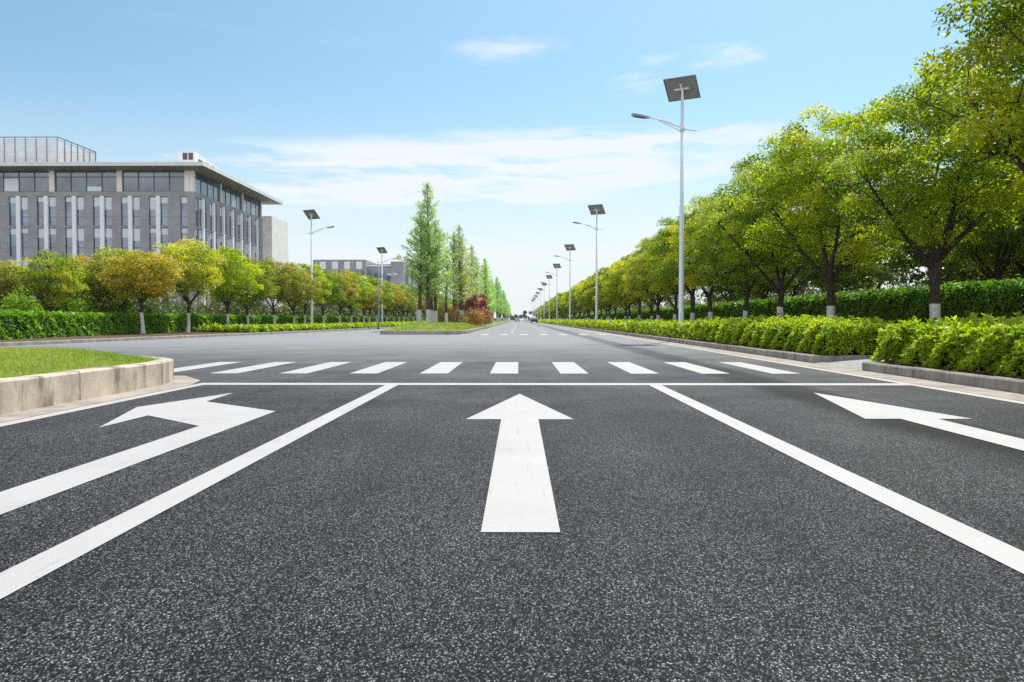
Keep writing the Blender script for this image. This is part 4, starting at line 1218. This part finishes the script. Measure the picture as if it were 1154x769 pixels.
    # open lattice screen of posts and slats round a lower plant room
    xl = -W_+4
    b.box(xl+1.5,px1-1.5,py0+1.5,py1-.5,20.45,23.0,1)
    z = 20.6
    while z < 26.3:
        hh = .21 if z < 22.2 else .185
        b.box(xl,px1,py0,py0+.03,z,z+hh,0); b.box(px1-.03,px1,py0+.031,py1,z,z+hh,0); b.box(xl,px1-.031,py1-.03,py1,z,z+hh,0)
        z += .26
    for i in range(24):
        x = px1-.05-i*1.5
        if x < xl: break
        b.box(x-.045,x+.045,py0-.09,py0-.001,20.45,26.45,2); b.box(x-.045,x+.045,py1+.001,py1+.09,20.45,26.45,2)
    for i in range(1,7): b.box(px1+.001,px1+.09,py0+i*1.66-.045,py0+i*1.66+.045,20.45,26.45,2)
    for (xa,xb,ya,yb) in ((xl-.12,px1+.12,py0-.12,py0+.06),(px1-.06,px1+.12,py0+.061,py1-.061),(xl-.12,px1+.12,py1-.06,py1+.12)): b.box(xa,xb,ya,yb,26.45,26.55,2)
    b.build('roof_screen', [M['metal_panel'], M['louvre'], M['alu']], root)
    b = MB(); x0,x1 = -3.6,-1.4; ya,yb = 4.0,12.0
    b.hexa([(x0,ya,20.45),(x1,ya,20.45),(x1,yb,20.45),(x0,yb,20.45),(x0,ya,23.0),(x1,ya,23.0),(x1,yb,22.3),(x0,yb,22.3)],0)
    pl = b.build('roof_plant', M['roof_white'], root)
    for i in range(2):
        b = MB(); b.box(x0+.55+i*.75,x0+1.15+i*.75,ya-.03,ya-.003,21.9,22.8); b.build('vent', M['frame'], pl)
    for i in range(3):
        b = MB(); b.box(x1+.003,x1+.03,ya+1+i*2.2,ya+2.4+i*2.2,21.5,22.2); b.build('vent', M['frame'], pl)
    b = MB(); b.tube([(-5.6,4.2,20.45),(-5.6,4.2,22.6),(-3.6,4.2,22.6)], .06, 6); b.tube([(-5.6,6.2,20.45),(-5.6,6.2,22.6),(-5.6,4.2,22.6)], .06, 6); b.build('pipe_rail', M['white_steel'], root)
    # stone stair block at the far end of the side, with a dark recess
    b = MB(); b.box(-3.2,-.9,DEP+.3,DEP+.9,0,16.6,1)
    b.box(-.9,1.5,DEP,DEP+9,0,17.5,0); b.box(-6,-.91,DEP+.91,DEP+9,0,17.3,0); b.box(-3.4,-.91,DEP+.01,DEP+.9,16.6,17.5,0)
    st = b.build('stair_block', [M['pale_stone'], M['glass']], root)
    b = MB()
    for i in range(3): b.box(-2.9+i*.7,-2.84+i*.7,DEP+.22,DEP+.298,0,16.6)
    b.build('mullion', M['frame'], st)
    return tag(root, 'long grey stone office building with white fins and a wide flat roof', 'building')
office()

# distant building beyond the left row
def far_block():
    root = empty('office_block', (-59.5, 230, 0))
    b = MB(); b.box(0,15.2,0,18,0,18.2); b.box(15.2,22.6,1.2,18,0,17.0); b.box(22.6,26.2,-1.0,18,0,17.6); b.box(26.2,33.0,5.0,18,0,17.0); b.build('wall', M['clad'], root)
    for i in range(4):
        p = MB(); p.box(2.0+i*3.5,3.7+i*3.5,-.06,-.003,15.5,17.6); p.build('white_panel', M['fin'], root)
    for z in (12.2,8.2):
        for i in range(4):
            w = MB(); w.box(1.6+i*3.5,4.2+i*3.5,-.05,-.003,z,z+2.7); w.build('window', M['glass'], root)
    for i in range(4):
        w = MB(); w.box(15.6+i*1.75,16.9+i*1.75,1.14,1.197,11.6,15.6); w.build('window', M['glass'], root)
    p = MB(); p.box(14.9,22.8,.4,.6,16.3,16.7); p.box(14.9,15.3,.4,.6,10.5,16.3); p.box(22.4,22.8,.4,.6,10.5,16.3); p.build('portal_frame', M['fin'], root)
    p = MB(); p.box(15,30,-3.5,-1.1,10.2,10.7); p.build('canopy', M['roof_white'], root)
    for i in range(4):
        w = MB(); w.box(26.9+i*1.5,27.5+i*1.5,4.94,4.997,9,16.2); w.build('fin', M['fin'], root)
    return tag(root, 'distant dark grey office block with white top panels above the tree row', 'building')
far_block()

# ------------------------------------------------------------------ cars far down the road
M['car_white'] = simple('car_white', (.72,.72,.72), .25, var=.02); M['car_dark'] = simple('car_dark', (.04,.045,.055), .25, var=.05); M['car_silver'] = simple('car_silver', (.40,.41,.43), .3, metal=.4, var=.03)
M['tyre'] = simple('tyre', (.02,.02,.02), .85, var=.1); M['tail'] = simple('tail_light', (.30,.02,.02), .3, var=.05)
def car(loc, paintm, label, rz=0):
    root = empty('parked_car' if False else 'car', loc, rz)
    prof = [(-2.15,.35),(-2.2,.75),(-2.1,.95),(-1.55,1.02),(-.95,1.42),(.45,1.45),(1.15,1.0),(2.05,.82),(2.2,.6),(2.15,.32)]
    b = MB(); k = len(prof); hw = .86
    rows = []
    for s, t in ((-1,1),(1,1)):
        rows += [(s*hw*(1 if z < 1.03 else .78), y, z) for y, z in prof]
    b.add(rows, [tuple(range(k)), tuple(range(2*k-1,k-1,-1))]+[(i,k+i,k+(i+1)%k,(i+1)%k) for i in range(k)])
    body = b.build('body', M[paintm], root)
    b = MB(); b.add([(-.62,-1.52,1.06),(.62,-1.52,1.06),(.60,-1.03,1.385),(-.60,-1.03,1.385)], [(0,1,2,3)]); b.v = [(x,y-.02,z+.012) for x,y,z in b.v]; b.build('rear_window', M['glass'], root)
    b = MB(); b.add([(-.62,1.12,1.03),(.62,1.12,1.03),(.60,.52,1.41),(-.60,.52,1.41)], [(3,2,1,0)]); b.v = [(x,y+.02,z+.012) for x,y,z in b.v]; b.build('windscreen', M['glass'], root)
    for s in (-1,1):
        b = MB(); b.box(s*.72-.12,s*.72+.12,-2.215,-2.16,.74,.9); b.build('tail_light', M['tail'], root)
        for yy in (-1.35,1.35):
            b = MB(); b.tube([(s*.74-.1,yy,.32),(s*.74+.14*s*0+.1,yy,.32)], .32, 14); b.build('wheel', M['tyre'], root)
    return tag(root, label, 'car', 'cars at the far end of the road')
car((3.9,205,0), 'car_dark', 'dark car on the far road, nearest of the tiny cars')
car((-.6,290,0), 'car_silver', 'tiny silver car on the far road near the vanishing point')
car((2.9,330,0), 'car_white', 'tiny white car on the far road, right of the vanishing point')

for P in (big, midp, farp, leftB, leftL, leftG, redw): P.clean()

# ------------------------------------------------------------------ air
HAZE = True
if HAZE:
    b = MB(); b.box(-1520,1520,-320,1920,-1.03,40)
    m = bpy.data.materials.new('haze_air'); m.use_nodes = True; nt = m.node_tree
    nt.nodes.remove(nt.nodes['Principled BSDF'])
    pv = nt.nodes.new('ShaderNodeVolumePrincipled'); pv.inputs['Color'].default_value = (.93,.96,1,1); pv.inputs['Density'].default_value = .00013; pv.inputs['Anisotropy'].default_value = .2
    nt.links.new(pv.outputs['Volume'], nt.nodes['Material Output'].inputs['Volume'])
    o = b.build('haze', m); tag(o, kind='stuff')
